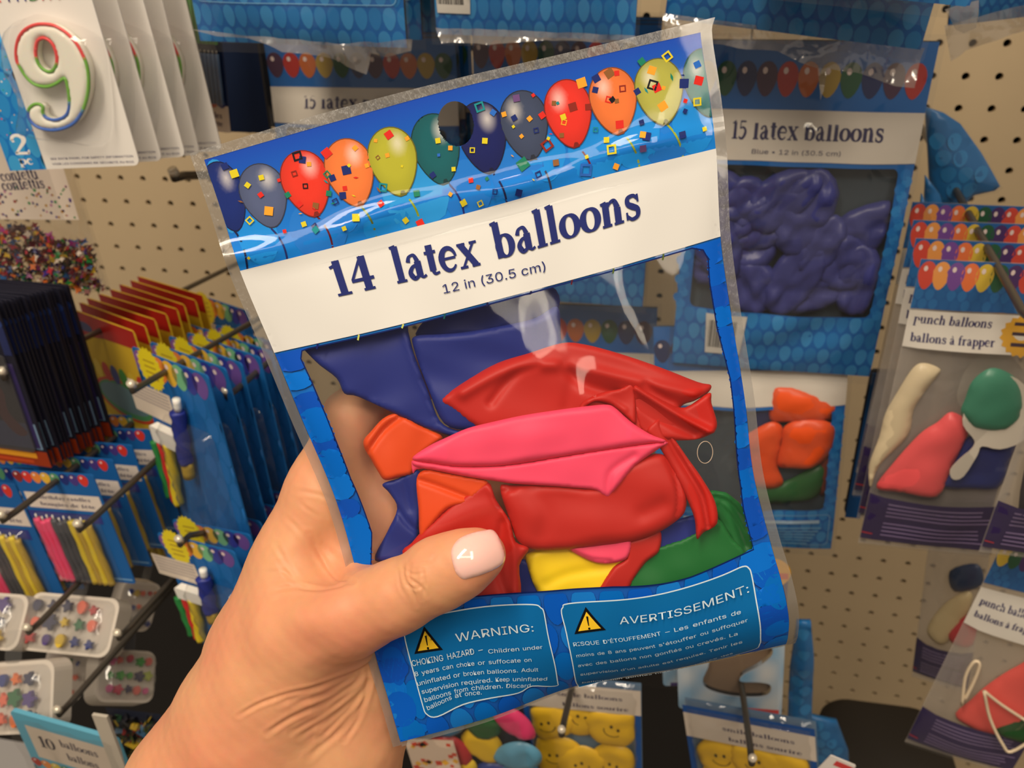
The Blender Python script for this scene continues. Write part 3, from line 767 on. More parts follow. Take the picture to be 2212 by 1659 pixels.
# ------------------------------------------------------------------ red and yellow cards
nr0 = hook((2, 800), nZ(2, 800, .545), 'long peg hook running into the red and yellow cards', (213, 716))-.028; dr_red = hook.drop
fr_ = Frame((143, 664), (287, 716), (212, 930), nr0, nr0+.050)
tr_ = root_at('party_favor_card', fr_, 'front yellow card with a red header and red oval picture', 'party card')
board(fr_, tr_, (214, 176, 40), .0012, .004)
A = Art(); w, hh = fr_.w, fr_.h
A.add([(0, 0), (w, 0), (w, hh*.13), (w*.5, hh*.14), (0, hh*.2)], (176, 30, 24)); A.add(disc(w*.22, hh*.10, w*.12, hh*.035), (64, 70, 120))
A.add(disc(w*.52, hh*.58, w*.44, hh*.15), (200, 60, 30)); A.add(disc(w*.52, hh*.58, w*.40, hh*.13), (70, 140, 90)); A.add(disc(w*.52, hh*.57, w*.37, hh*.10), (96, 130, 140))
for i, c in enumerate(('3a8a30', 'e0c030', 'c03020', '303a80', '3a8a30', 'e0c030', 'c03020')): A.add(disc(w*(.1+.13*i), hh*.40, w*.06, hh*.07), c)
A.add(rect(0, hh*.76, w, hh*.80), (230, 200, 60)); A.add(rect(0, hh*.80, w, hh*.86), (170, 30, 30)); A.add(rect(w*.1, hh*.9, w*.9, hh*.97), (180, 150, 120))
A.build('printed_face', fr_.map, INK, tr_, .00002, .00012)
stack(tr_, 7, .0135, 'yellow card with a red header in the stack beside the dark packs', 'red and yellow cards', 6, .02, .0, .0135*dr_red)

# ------------------------------------------------------------------ blue candle cards (one big blue candle, three thin ones)
WAX = {k: plain('wax_'+k, c, .4, .4, None, .03, .1) for k, c in {'green': (44, 130, 66), 'red': (200, 50, 50), 'yellow': (232, 206, 50), 'blue': (40, 52, 140), 'white': (240, 238, 232), 'pink': (240, 70, 120), 'black': (70, 72, 80), 'gold': (190, 160, 60), 'hot': (226, 60, 110), 'lime': (120, 210, 110), 'denim': (80, 110, 150)}.items()}
n5 = hook((282, 828), nZ(282, 828, .525), 'short hook tip poking out before the blue candle cards', (352, 806))-.024; dr_blue = hook.drop
f5 = Frame((283, 748), (448, 812), (347, 1108), n5, n5+.045)
def candle_card(fr, ref, label, cat='candle pack'):
    t = root_at('candle_card', fr, label, cat)
    board(fr, t, (22, 104, 176), .0008, .003)
    global A
    A = Art(); w, h_ = fr.w, fr.h; u = lambda *p, z=0.0: ref.inv(p, z)*np.array([fr.w/ref.w, fr.h/ref.h])
    blobs(A, 0, h_*.12, w, h_*.95, w*.16, 6, ((30, 108, 184), (18, 96, 168)))
    little_balloons(A, w*.0, w, h_*.065, w*.19, h_*.125, ['8a5aa0', 'e04a38', 'f08a3a', 'f0c040', '7ac090', '30389a', '7050a0', 'f06a30'], 0, .68)
    q = []; c = u((331, 800))[0]
    for k in range(40): a = 2*math.pi*k/40; r = w*(.17 if k % 2 else .15); q.append((c[0]+r*math.cos(a)-.003, c[1]+r*math.sin(a)*1.05))
    A.add(np.array(q), (240, 220, 40))
    for k in range(4): A.add(rect(c[0]-w*.11, c[1]-w*.07+k*w*.045, c[0]+w*.05, c[1]-w*.055+k*w*.045), (190, 160, 40))
    L = u((290, 838), (366, 855), (370, 902), (296, 882)); A.add(rrect(L[:, 0].min(), L[:, 1].min(), L[:, 0].max(), L[:, 1].max(), .0008), (226, 212, 196))
    for k in range(5): A.add(rect(L[:, 0].min()+.003, L[:, 1].min()+.0022+k*.0026, L[:, 0].max()-.003, L[:, 1].min()+.0028+k*.0026), (120, 110, 130))
    A.add(rect(w*.1, h_*.975, w*.95, h_*.985), (110, 170, 220))
    A.build('printed_face', fr.map, INK, t, .00002, .00012)
    for cn, a, b, r in (('green', (334, 952), (368, 1072), .0030), ('red', (349, 955), (380, 1082), .0030), ('yellow', (364, 958), (386, 1088), .0036)):
        p = u(a, b, z=.005); candle(fr, p[0], p[1], r, WAX[cn], t, .005, True, 'candle', 1)
    p = u((379, 890), (399, 1000), z=.007); cb = candle(fr, p[0], p[1], .0048, WAX['blue'], t, .0058, True, 'music_candle', 1)
    p = u((399, 1000), (405, 1032), z=.007); candle(fr, p[0], p[1], .0042, WAX['gold'], t, .0055, False, 'candle_base')
    p = u((376, 864), (380, 888), z=.007); candle(fr, p[0], p[1], .0026, WAX['white'], t, .0055, False, 'candle_tip')
    p = u((330, 930), (384, 948), (388, 966), (332, 952), z=.008); V, F = slab_vf(fr, rrect(p[:, 0].min(), p[:, 1].min(), p[:, 0].max(), p[:, 1].max(), .002), .006, lift=.0082); mesh('white_cap', V, F, WAX['white'], t, False)
    bl = rrect(w*.2, h_*.3, w*.86, h_*.93, .006); vb, Fb = fill(bl, .006); db = poly_dist(bl, vb); mesh('blister', fr.map(vb, .0006+.0112*np.clip(db/.006, 0, 1)**.6), Fb, BLIST, t)
    return t
t5 = candle_card(f5, f5, 'front blue candle card with one big blue and three thin candles')
stack(t5, 5, .0215, 'blue candle card behind the front one left of the held bag', 'blue candle cards on the upper hook', 8, .02, .0, .0215*dr_blue-.0032)
hook((487, 842), nZ(487, 842, .56), 'peg hook reaching out beside the held bag over the blue cards', (580, 782))
n5b = nZ(372, 690, .70)
f5b = Frame((372, 688), (505, 735), (430, 980), n5b, n5b+.045)
t5b = candle_card(f5b, f5, 'blue candle card with a yellow burst, raised behind the upper blue stack')
n5c = nZ(415, 632, .76); f5c = Frame((413, 632), (535, 672), (468, 900), n5c, n5c+.045)
t5c = candle_card(f5c, f5, 'farthest blue candle card with a yellow burst, close to the pegboard'); t5b['group'] = t5c['group'] = 'blue candle cards on the rear hook'
n7 = nZ(338, 1152, .60)
f7 = Frame((338, 1150), (505, 1192), (405, 1398), n7, n7+.03)
t7 = candle_card(f7, f5, 'lower blue candle card with a yellow burst, beside the wrist')
stack(t7, 5, .02, 'blue candle card behind the lower one beside the wrist', 'blue candle cards on the lower hook', 9, .03, .0, -.003)
hook((385, 1163), n7+.02, 'hook tip over the lower blue candle card beside the wrist', (430, 1150))

# ------------------------------------------------------------------ pink, grey and yellow candle cards
n6 = hook((0, 1110), nZ(0, 1110, .54), 'peg hook running into the front card of pink and yellow candles', (128, 1034)); dr_pink = hook.drop
f6 = Frame((22, 1014), (200, 1026), (90, 1240), n6, n6+.004)
def party_candles(fr, label):
    t = root_at('candle_card', fr, label, 'candle pack')
    board(fr, t, (24, 96, 168), .0008, .002)
    global A
    A = Art(); w, h_ = fr.w, fr.h
    little_balloons(A, 0, w, h_*.055, w*.12, h_*.10, ['8a2a2a', 'd83a30', 'e8883a', 'e8b83c', '5a9a70', '20307a', '4a3a88', 'd83a30', 'e8883a'], 0, .95)
    A.add(rect(w*.05, h_*.19, w*.97, h_*.33), (226, 214, 204))
    put_serif(A, 'birthday candles', (w*.22, h_*.245), (w*.85, h_*.245), h_*.022, (60, 50, 90)); put_serif(A, 'bougies de f\u00eate', (w*.2, h_*.305), (w*.88, h_*.305), h_*.022, (60, 50, 90))
    A.add(rect(w*.02, h_*.955, w*.98, h_*.97), (120, 170, 215)); A.add(rect(w*.0, h_*.36, w*.9, h_*.44), (50, 60, 140))
    A.build('printed_face', fr.map, INK, t, .00002, .00012)
    for cn, x0, k in (('pink', .14, 3), ('black', .35, 3), ('yellow', .56, 4)):
        for i in range(k):
            x = w*(x0+.068*i); candle(fr, (x, h_*(.40+.02*(i % 2))), (x, h_*.985), w*.034, WAX[cn if cn != 'yellow' else 'gold' if i % 2 else 'yellow'], t, .004, True, 'candle', 1)
    bl = rect(w*.08, h_*.37, w*.86, h_*.995); vb, Fb = fill(bl, .008); db = poly_dist(bl, vb); mesh('blister', fr.map(vb, .0006+.009*np.clip(db/.005, 0, 1)**.6), Fb, BLIST, t)
    return t
t6 = party_candles(f6, 'front card of pink, grey and yellow candles at lower left')
stack(t6, 4, .022, 'candle card behind the front one of the pink, grey and yellow kind', 'pink grey and yellow candle cards', 10, .03, 0, .022*dr_pink)
n6b = hook((166, 1130), nZ(166, 1130, .54), 'peg hook crossing the front card of pink and yellow candles', (318, 1012)); n6b = nZ(205, 985, .68); f6b = Frame((190, 975), (322, 986), (252, 1196), n6b, n6b+.004)
t6b = party_candles(f6b, 'candle card whose pink candles show left of the blue cards')
stack(t6b, 2, .02, 'candle card in the rear stack left of the blue cards', 'candle cards on the rear hook', 11, .03)
n6c = nZ(-80, 1040, .63); f6c = Frame((-130, 1034), (32, 1046), (-62, 1285), n6c, n6c+.004)
t6c = party_candles(f6c, 'leftmost candle card, cut by the picture edge, yellow candles showing')
stack(t6c, 2, .02, 'candle card behind the leftmost one at the picture edge', 'candle cards at the left edge', 12, .03)

# ------------------------------------------------------------------ clear trays of icing decorations
def deco(fr, x, y, s, col, parent, kind):
    V = []; F = []
    if kind == 0:
        P2 = []
        for k in range(30): a = 2*math.pi*k/30; r = s*(1+.28*math.cos(5*a)); P2.append((x+r*math.cos(a), y+r*math.sin(a)))
    elif kind == 1: P2 = [(x+s*math.cos(2*math.pi*k/10)*(1 if k % 2 else .5), y+s*math.sin(2*math.pi*k/10)*(1 if k % 2 else .5)) for k in range(10)]
    else: P2 = balloon_outline(x, y, s*1.6, s*2, 0, 16)
    V, F = slab_vf(fr, P2, .003, lift=.0065)
    mesh('icing_shape', V, F, plain('icing_'+col, col, .5), parent, False)
def tray(fr, label, seed, cols, group='clear trays of icing decorations'):
    t = root_at('icing_tray', fr, label, 'tray', group); w, h_ = fr.w, fr.h
    V, F = slab_vf(fr, rrect(0, 0, w, h_, .008), .016); o = mesh('tray_body', V, F, plain('white_tray', (205, 196, 184), .35, .5), t, False); fix_normals(o)
    tb_ = rrect(w*.4, -h_*.45, w*.6, h_*.02, .003); V, F = slab_vf(fr, tb_, .0006); mesh('hang_tab', V, F, BLIST, t, False)
    rs = random.Random(seed)
    for k in range(15):
        x = w*(.16+.16*(k % 5)+rs.uniform(-.02, .02)); y = h_*(.22+.28*(k//5)+rs.uniform(-.03, .03)); deco(fr, x, y, w*.062*rs.uniform(.8, 1.15), cols[rs.randrange(len(cols))], t, rs.randrange(3))
    bl = rrect(w*.03, h_*.05, w*.97, h_*.95, .008); vb, Fb = fill(bl, .006); db = poly_dist(bl, vb); mesh('clear_lid', fr.map(vb, .0006+.010*np.clip(db/.004, 0, 1)**.6), Fb, film('tray_lid', .07, .1, .08, (.93, .93, .93), (40, .4, .003)), t)
    return t
TC = ['b03030', '2a3a80', 'e07030', 'd0b030', '2a6a40', '503a80', 'e06a50', '303050']
nt1 = nZ(170, 1300, .64)
tr1 = tray(lean(Frame((72, 1278), (262, 1294), (95, 1365), nt1), 48), 'white tray of bright icing shapes with cut corner, under the front candle card', 3, TC)
tr1b = tray(lean(Frame((-120, 1272), (66, 1286), (-90, 1355), nt1+.01), 48), 'icing tray cut off by the left picture edge, upper one', 4, TC)
nt2 = nZ(60, 1450, .60)
tray(lean(Frame((-60, 1436), (118, 1424), (-40, 1540), nt2), 40), 'icing tray with large shapes at the left edge, lower one', 5, TC)
nt3 = nZ(300, 1430, .66)
tray(lean(Frame((215, 1400), (338, 1408), (240, 1500), nt3, nt3-.03), 42), 'icing tray with green and pink shapes beside the wrist', 6, ['3a9a30', 'c03050', 'd05a90', '302a50', 'a0b040', 'e06a60'])
tray(lean(Frame((272, 1252), (352, 1262), (290, 1350), nt3-.07, nt3-.09), 20), 'tilted icing tray behind the lower blue card', 7, TC)
tray(lean(Frame((105, 1392), (195, 1402), (120, 1480), nt3-.05, nt3-.06), 25), 'icing tray in shade between the two front trays', 8, TC)
hook((252, 1366), nZ(252, 1366, .58), 'peg hook whose tip ends on the cut corner icing tray', (353, 1273)); hook((56, 1354), nZ(56, 1354, .58), 'peg hook over the left icing trays', (166, 1263)); hook((122, 1532), nZ(122, 1532, .56), 'peg hook ending at the lower left icing tray', (233, 1426))

# black block added to stand for the shade behind the trays
V, F = boxv(-1.1, -.03, WALL_Y-.10, WALL_Y-.004, .45, .842); o = mesh('shade_block', V, F, plain('shade_black', (26, 23, 22), .7), None, False); tag(o, 'black shelf front in shadow behind the trays and wrist', 'shelf')

# ------------------------------------------------------------------ 60 birthday candles pack
f60 = up_frame((374, 274), (499, 287), nZ(430, 250, .585), .13)
t60 = root_at('candle_pack', f60, 'pack of 60 birthday candles in pink, green, yellow and blue blocks', 'candle pack')
board(f60, t60, (16, 40, 84), .0015, .002)
A = Art(); w, h_ = f60.w, f60.h
p = seen(f60, (360, 217), (495, 222), (498, 285), (374, 272)); A.add(rect(0, p[0][1], w, h_), (222, 206, 190))
little_balloons(A, 0, w, p[0][1]-.001, w*.14, .005, ['c83a30', 'e87a30', '3a4a8a', '5aa070', '503a80', 'd86a50', '303a80'])
put_serif(A, '60', (w*.32, h_*.885), (w*.52, h_*.885), h_*.028, (50, 50, 80)); put_serif(A, 'birthday candles', (w*.12, h_*.925), (w*.88, h_*.93), h_*.02, (70, 60, 90)); put_serif(A, 'bougies de f\u00eate', (w*.18, h_*.968), (w*.88, h_*.973), h_*.02, (70, 60, 90))
A.build('printed_face', f60.map, INK, t60, .00002, .00012)
yy = [float(seen(f60, (400, y))[0][1]) for y in (95, 215)]
for cn, x0, y0, y1 in (('hot', .02, 0.0, yy[0]-.002), ('lime', .52, 0.0, yy[0]-.002), ('yellow', .02, yy[0]+.004, yy[1]), ('denim', .52, yy[0]+.004, yy[1])):
    for i in range(7): x = w*(x0+.034+.066*i); candle(f60, (x, y0), (x, y1), w*.031, WAX[cn], t60, .0035, y0 > 0)
V, F = slab_vf(f60, rect(0, .0, w, yy[1]+.001), .0008, lift=.008); mesh('clear_sleeve', V, F, BLIST, t60, False)
fb = up_frame((478, 284), (583, 288), nZ(520, 200, .64), .14)
tb = root_at('candle_pack', fb, 'dark navy pack edge right behind the 60 birthday candles pack', 'candle pack')
board(fb, tb, (10, 32, 66), .004, .002); stack(tb, 3, .02, 'dark navy pack deeper in the row behind the 60 candles pack', 'dark navy packs at the top', 14, .02)

# ------------------------------------------------------------------ bags of latex balloons
def lumpy(fr, seed, amp):
    def f(v):
        x, y = v[:, 0]/fr.w, v[:, 1]/fr.h
        e = np.sin(math.pi*np.clip(x, 0, 1))**.5*np.sin(math.pi*np.clip((y-.22)/.78, 0, 1))**.6
        return amp*e*(1+.18*wob(v, seed, .045))+wob(v, seed+1, .05)*.0006
    return f
def latex_bag(fr, label, title='15 latex balloons', sub='', fillcol=(54, 56, 118), seed=1, amp=.012, bar=False, contents=None, ncont=0, clabel='', cgroup='', warn=False, clabels=None, title_run=(.175, .83), head=True):
    global A
    t = root_at('balloon_bag', fr, label, 'balloon bag'); w, h_ = fr.w, fr.h; S = lumpy(fr, seed, amp)
    sx, sy = w/145, h_/184; U = lambda x, y: (x*sx, y*sy)
    win = np.array([U(*p) for p in rrect(12, 63, 133, 144.5, 4)]); wmap = lambda xy, l=0.0: fr.map(xy, l+S(np.asarray(xy)))
    A = Art(.0035)
    sheet = rect(*U(3, 3.5), *U(142, 183))
    A.add(sheet, (10, 104, 186), .0045, [win])
    for i in range(17):
        for j in range(4):
            b = balloon_outline(*U(4+i*8.6+(4.3 if j % 2 else 0), 149+j*10.5), 8*sx, 10.5*sy, 0, 14); b[:, 0] = np.clip(b[:, 0], 3*sx, 142*sx); b[:, 1] = np.clip(b[:, 1], 145*sy, 183*sy)
            if np.ptp(b[:, 0]) > .001 and np.ptp(b[:, 1]) > .001: A.quads([b], [(40, 134, 204), (30, 124, 196), (56, 146, 212)][(i+j) % 3], layer=A.L+1)
    A.L += 1
    for k in range(22):
        for s_ in (5.5, 137.5): A.quads([disc(*U(s_+2*math.sin(k*2.1), 66+k*3.7), 3.4*sx, 3.0*sy, n=10)], [(20, 120, 200), (40, 136, 210)][k % 2], layer=A.L+1)
    A.L += 1
    little_balloons(A, 3*sx, 142*sx, 21*sy, 12.6*sx, 17*sy, ['4a2a4a', 'b8302c', 'c86a35', 'b89a3c', '1f5a3a', '1a2a60'], seed, .98)
    A.add(np.array([U(2.9, 36), U(50, 36), U(100, 36), U(142.1, 36), U(142.1, 60.5), U(100, 60.5), U(50, 60.5), U(2.9, 60.5)]), (226, 218, 206), .0045)
    if title: put_serif(A, title.split(' ')[0], U(145*title_run[0]+3, 50), U(145*title_run[0]+12.5, 50), 6.4*sy, (44, 42, 90)); r = title.split(' ', 1)[1]; put_serif(A, r, U(145*title_run[0]+16, 50), U(145*title_run[1], 50), 6.6*sy, (44, 42, 90))
    if sub: put_sans(A, sub, U(42, 57), U(96, 57), 3.2*sy, (70, 66, 100))
    if bar:
        A.add(np.array([U(bar, 147), U(bar+28, 147), U(bar+26, 173), U(bar+2, 173)]), (226, 222, 214)); barcode(A, (bar+3)*sx, 151*sy, (bar+22)*sx, 169*sy)
    if warn == 'top':
        A.line(rrect(8*sx, 147*sy, 138*sx, 164*sy, .003), .0005, (120, 180, 220), True)
    elif warn:
        A.line(rrect(8*sx, 149*sy, 60*sx, 178*sy, .003), .0004, (150, 200, 230), True); A.line(rrect(68*sx, 149*sy, 138*sx, 178*sy, .003), .0004, (150, 200, 230), True)
        for x0 in (12, 72):
            A.quads([np.array([U(x0+3, 151), U(x0+7, 157), U(x0-1, 157)])], (220, 190, 50))
            for k in range(6): A.add(rect(*U(x0, 160+k*3), *U(x0+(44 if x0 < 50 else 60)-k*2, 161+k*3)), (120, 180, 215))
        A.add(rect(*U(24, 152.5), *U(54, 155.5)), (170, 200, 225)); A.add(rect(*U(84, 152.5), *U(130, 155.5)), (170, 200, 225))
    A.build('printed_panel', wmap, INKG, t, .00009, .0)
    v, F = fill(rect(0, 0, w, h_*1.02), .006); mesh('front_film', fr.map(v, .0022+S(v)+wob(v, seed+7, .03)*.0006), F, WRAP, t)
    v, F = fill(rect(3*sx, 3*sy, 142*sx, 183*sy), .02); mesh('back_film', fr.map(v, -.0012), F, plain('dull_back_print', (62, 74, 84), .5, .4), t)
    cs = LATEXB
    if contents:
        for i, (col, pts, lf) in enumerate(contents):
            q = fr.inv(pts, .005+lf); V, F = sheet_vf(lambda xy, l=0.0: fr.map(xy, l), q, .004, .010, .005, (), (.0012, .02), lf, seed+i, 4)
            o = mesh('latex_balloon', V, F, cs(col)); tag(o, clabels[i] if clabels else clabel, 'balloon', cgroup)
    rs = random.Random(seed)
    for i in range(ncont):
        cx = w*(.17+.66*((i*5 % 8)/7.0)); cy = h_*(.42+.30*((i*3 % 7)/6.0)); a = rs.uniform(0, 3.14); L_ = w*rs.uniform(.30, .42); W_ = w*rs.uniform(.17, .25)
        ca, sa = math.cos(a), math.sin(a)
        q = [(cx+L_*u*ca-W_*v_*sa, cy+(L_*u*sa+W_*v_*ca)) for u, v_ in ((-.5, -.1), (-.3, -.5), (.15, -.55), (.5, -.3), (.46, .25), (.1, .5), (-.3, .42), (-.48, .2))]
        q = np.array(q); q[:, 0] = np.clip(q[:, 0], w*.08, w*.92); q[:, 1] = np.clip(q[:, 1], h_*.35, h_*.80)
        ln = [(cx-L_*.4*ca, cy-L_*.4*sa), (cx, cy+.002), (cx+L_*.4*ca, cy+L_*.4*sa)]; l2 = [(cx-L_*.3*ca+W_*.3*sa, cy-L_*.3*sa-W_*.3*ca), (cx+L_*.35*ca-W_*.2*sa, cy+L_*.35*sa+W_*.2*ca)]; l3 = [(cx+L_*.1*ca+W_*.4*sa, cy+L_*.1*sa-W_*.4*ca), (cx+L_*.2*ca-W_*.4*sa, cy+L_*.2*sa+W_*.4*ca)]
        V, F = sheet_vf(lambda xy, l=0.0: fr.map(xy, l), q, .0045, .006, .003, [(ln, .0025, .0022), (l2, .002, -.0018), (l3, .003, .0014)], (.0016, .016), -.0+.0055*rs.random()+.001, seed+i, 2)
        o = mesh('latex_balloon', V, F, cs(fillcol)); tag(o, clabel, 'balloon', cgroup)
    return t
LATEXB = lambda c: plain('latex_%02x%02x%02x' % tuple(c), c, .35, .45, (120, .1, .0004), .03)
nR = nZ(1750, 500, .53)
fR1 = Frame((1500, 70), (2046, 74), (1470, 786), nR)
latex_bag(fR1, 'large bag of blue latex balloons right of the held bag, labelled 15 latex balloons', sub='Blue \u2022 12 in (30.5 cm)', seed=3, bar=24, ncont=14, fillcol=(58, 62, 128), clabel='crumpled blue balloon packed in the bag labelled 15 latex balloons', cgroup='blue balloons in the 15 latex balloons bag')
def corner_bag(pts, n, label, nr=None, fold=None):
    "only the foot corner of a bag that has swung round on its hook"
    fr = Frame(pts[0], pts[1], pts[2], n, n if nr is None else nr); P2 = fr.inv(pts[3:])
    t = empty('balloon_bag', fr.map(P2.mean(0)[None])[0], label, 'balloon bag')
    S = lambda v: .004*np.clip(poly_dist(P2, np.asarray(v))/.01, 0, 1)+wob(np.asarray(v), 4, .04)*.0015
    V, F = slab_vf(fr, P2, .004, .006, 0, S); o = mesh('printed_panel', V, F, plain('bag_blue_print', (24, 110, 176), .3, .45, (25, .4, .002), .12), t); fix_normals(o)
    global A
    A = Art(); lo, hi = P2.min(0), P2.max(0); k = 0
    y = lo[1]
    while y < hi[1]:
        x = lo[0]+(.005 if k % 2 else 0)
        while x < hi[0]:
            b = balloon_outline(x, y, .009, .0105, 0, 12)
            if inside(P2, b).all(): A.quads([b], (44, 134, 198), layer=1)
            x += .0098
        y += .010; k += 1
    A.build('blob_pattern', lambda xy, l: fr.map(xy, l+S(xy)), INKG, t, .00002, .0002)
    v, F = fill(P2, .006); mesh('clear_film', fr.map(v+(v-P2.mean(0))*.04, .0025+S(v)), F, WRAP, t)
    return t
corner_bag([(2000, 220), (2160, 220), (2000, 470), (2000, 232), (2040, 245), (2075, 268), (2120, 330), (2162, 404), (2150, 414), (2105, 422), (2050, 468), (2012, 462)], nR-.05, 'swung blue bag corner jutting out right of the 15 latex balloons bag')
corner_bag([(1985, 380), (2060, 380), (1960, 700), (2000, 380), (2030, 420), (2052, 500), (2046, 552), (2020, 560), (1996, 520)], nR-.03, 'narrow blue bag side hanging under the swung blue corner')
corner_bag([(1960, 420), (2040, 420), (1960, 720), (1992, 420), (2012, 480), (2034, 590), (2020, 605), (2004, 590), (2002, 660), (1992, 710), (1972, 712), (1968, 600)], nR-.015, 'slim blue bag edge just behind the blue balloon bag')
nR2 = nZ(1640, 1000, .62)
fR2 = up_frame((1415, 1172), (1803, 1188), nR2, .190)
cA = lambda p: [(1500+x/3.107, 450+y/3.107) for x, y in p]
cB = lambda p: [(1500+x/3.107, 900+y/3.107) for x, y in p]
latex_bag(fR2, 'bag of orange and green balloons hanging below the blue balloon bag', title='', seed=5, amp=.010, warn=True, cgroup='balloons in the bag below the blue one', contents=[
    ((40, 46, 90), cA([(330, 1270), (520, 1260), (540, 1400), (470, 1553), (360, 1620), (300, 1500)]), .0), ((34, 92, 44), cB([(330, 500), (590, 470), (870, 345), (850, 540), (700, 600), (400, 600)]), .001), ((30, 60, 36), cA([(350, 1240), (520, 1230), (560, 1260), (360, 1280)]), .0), ((120, 50, 36), cB([(850, 300), (930, 270), (900, 520), (840, 540)]), .0),
    ((238, 88, 36), cA([(520, 1250), (620, 1225), (740, 1245), (960, 1350), (930, 1410), (890, 1450), (620, 1460), (510, 1440)]), .003), ((240, 86, 32), cB([(610, 90), (750, 40), (925, 70), (945, 170), (900, 290), (790, 372), (660, 372), (560, 350), (590, 200)]), .005), ((240, 86, 32), cB([(300, 180), (360, 140), (520, 60), (600, 110), (580, 250), (560, 360), (600, 470), (520, 512), (380, 490), (300, 400)]), .004)],
    clabels=['navy balloon behind the orange ones in the lower bag', 'dark green balloon under the orange ones in the lower bag', 'thin dark green balloon edge above the orange ones', 'small rust balloon at the right side of the lower bag', 'uppermost orange balloon in the bag below the blue one', 'round orange balloon at the right of the lower bag', 'left orange balloon of the lower bag, seen past the held bag'])
nL = nZ(750, 250, .60)
tL1 = latex_bag(Frame((558, 70), (992, 70), (570, 600), nL), 'bag reading 15 latex partly hidden above the left of the held bag', seed=0, ncont=3, clabel='dark balloon in the partly hidden bag above left', cgroup='balloons in the bag above left')
stack(tL1, 2, .02, 'bag behind the one reading 15 latex, above left of the held bag', '15 latex bags above left', 3, .03)
tL2 = latex_bag(Frame((1010, 36), (1440, 40), (1010, 640), nL+.02), 'bag showing only its balloon row above the middle of the held bag', seed=0, ncont=6, fillcol=(50, 46, 60), clabel='dark balloon in the middle bag behind the held bag', cgroup='balloons in the middle bag behind the held bag')
stack(tL2, 2, .02, 'bag behind the middle one above the held bag', 'middle bags above the held bag', 4, .03)
latex_bag(Frame((1000, 640), (1430, 655), (1000, 1120), nL-.01), 'bag of red and brown balloons glimpsed through the held bag window', seed=2, ncont=8, fillcol=(120, 50, 40), clabel='dull red balloon glimpsed behind the held bag', cgroup='balloons in the bag behind the held bag window')
nT = nZ(650, 60, .46)
tT1 = latex_bag(up_frame((425, 92), (890, 108), nT, .20, nT+.004), 'hanging bag foot with pale blob pattern at the top, left of middle', seed=6, warn='top', ncont=3, fillcol=(150, 50, 40), clabel='red balloon in the upper left hanging bag', cgroup='balloons in the upper left hanging bag')
stack(tT1, 2, .03, 'bag further back in the upper left hanging row', 'upper left hanging bags', 5, .04)
tT2 = latex_bag(up_frame((935, 78), (1380, 92), nT-.01, .20), 'hanging bag foot with a white barcode label at the top middle', seed=7, bar=3)
stack(tT2, 2, .03, 'bag further back behind the barcode bag foot', 'top middle hanging bags', 6, .05, -.01)
nT3 = nZ(1700, 80, .45)
latex_bag(up_frame((1425, 42), (2000, 114), nT3, .20, nT3+.03), 'hanging bag foot above the blue balloon bag, film catching light', seed=8)
latex_bag(up_frame((1560, -34), (2104, 22), nT3+.05, .20, nT3+.07), 'foremost hanging bag foot at the top right, ending in a point', seed=9)
latex_bag(up_frame((2040, 60), (2400, 20), nT3-.06, .20), 'hanging bag foot in the top right corner over the pegboard', seed=10)
# loose clear film skirts below the bag feet
def skirt(pts, n, label, seed):
    fr = Frame(pts[0], pts[1], (pts[0][0], pts[0][1]+100), n); P2 = fr.inv(pts)
    v, F = fill(P2, .004); d = poly_dist(P2, v)
    V = fr.map(v, wob(v, seed, .028)*.004+wob(v*np.array([1, .3]), seed+3, .014)*.0026)
    o = mesh('clear_film_wrap', V, F, film('loose_film', .20, .16, .20, (.85, .85, .85), (45, .9, .006), (.66, .60, .54), None, 1.0)); tag(o, label, 'plastic film', 'loose film under the hanging bags')
skirt([(412, 62), (600, 84), (760, 92), (888, 86), (884, 112), (840, 122), (795, 118), (790, 162), (740, 130), (690, 118), (610, 112), (540, 82), (470, 78)], nT+.012, 'crumpled clear film end under the upper left hanging bag', 1)
skirt([(940, 60), (1120, 66), (1260, 72), (1372, 78), (1374, 96), (1300, 92), (1180, 86), (1060, 96), (960, 90)], nT+.004, 'clear film end under the barcode bag foot', 2)
skirt([(1430, 30), (1560, 44), (1700, 62), (1860, 90), (2000, 105), (1975, 190), (1930, 184), (1850, 158), (1790, 150), (1770, 215), (1768, 150), (1680, 112), (1560, 100), (1440, 96)], nT3+.012, 'crinkled clear film with bright streaks above the blue balloon bag', 3)
skirt([(2040, 20), (2115, 0), (2108, 60), (2086, 74), (2068, 66)], nT3+.07, 'pointed clear film corner at the top right', 4)
skirt([(2040, 55), (2212, 10), (2230, 60), (2130, 96), (2090, 110), (2050, 130)], nT3-.05, 'clear film end resting over the pegboard top right', 5)

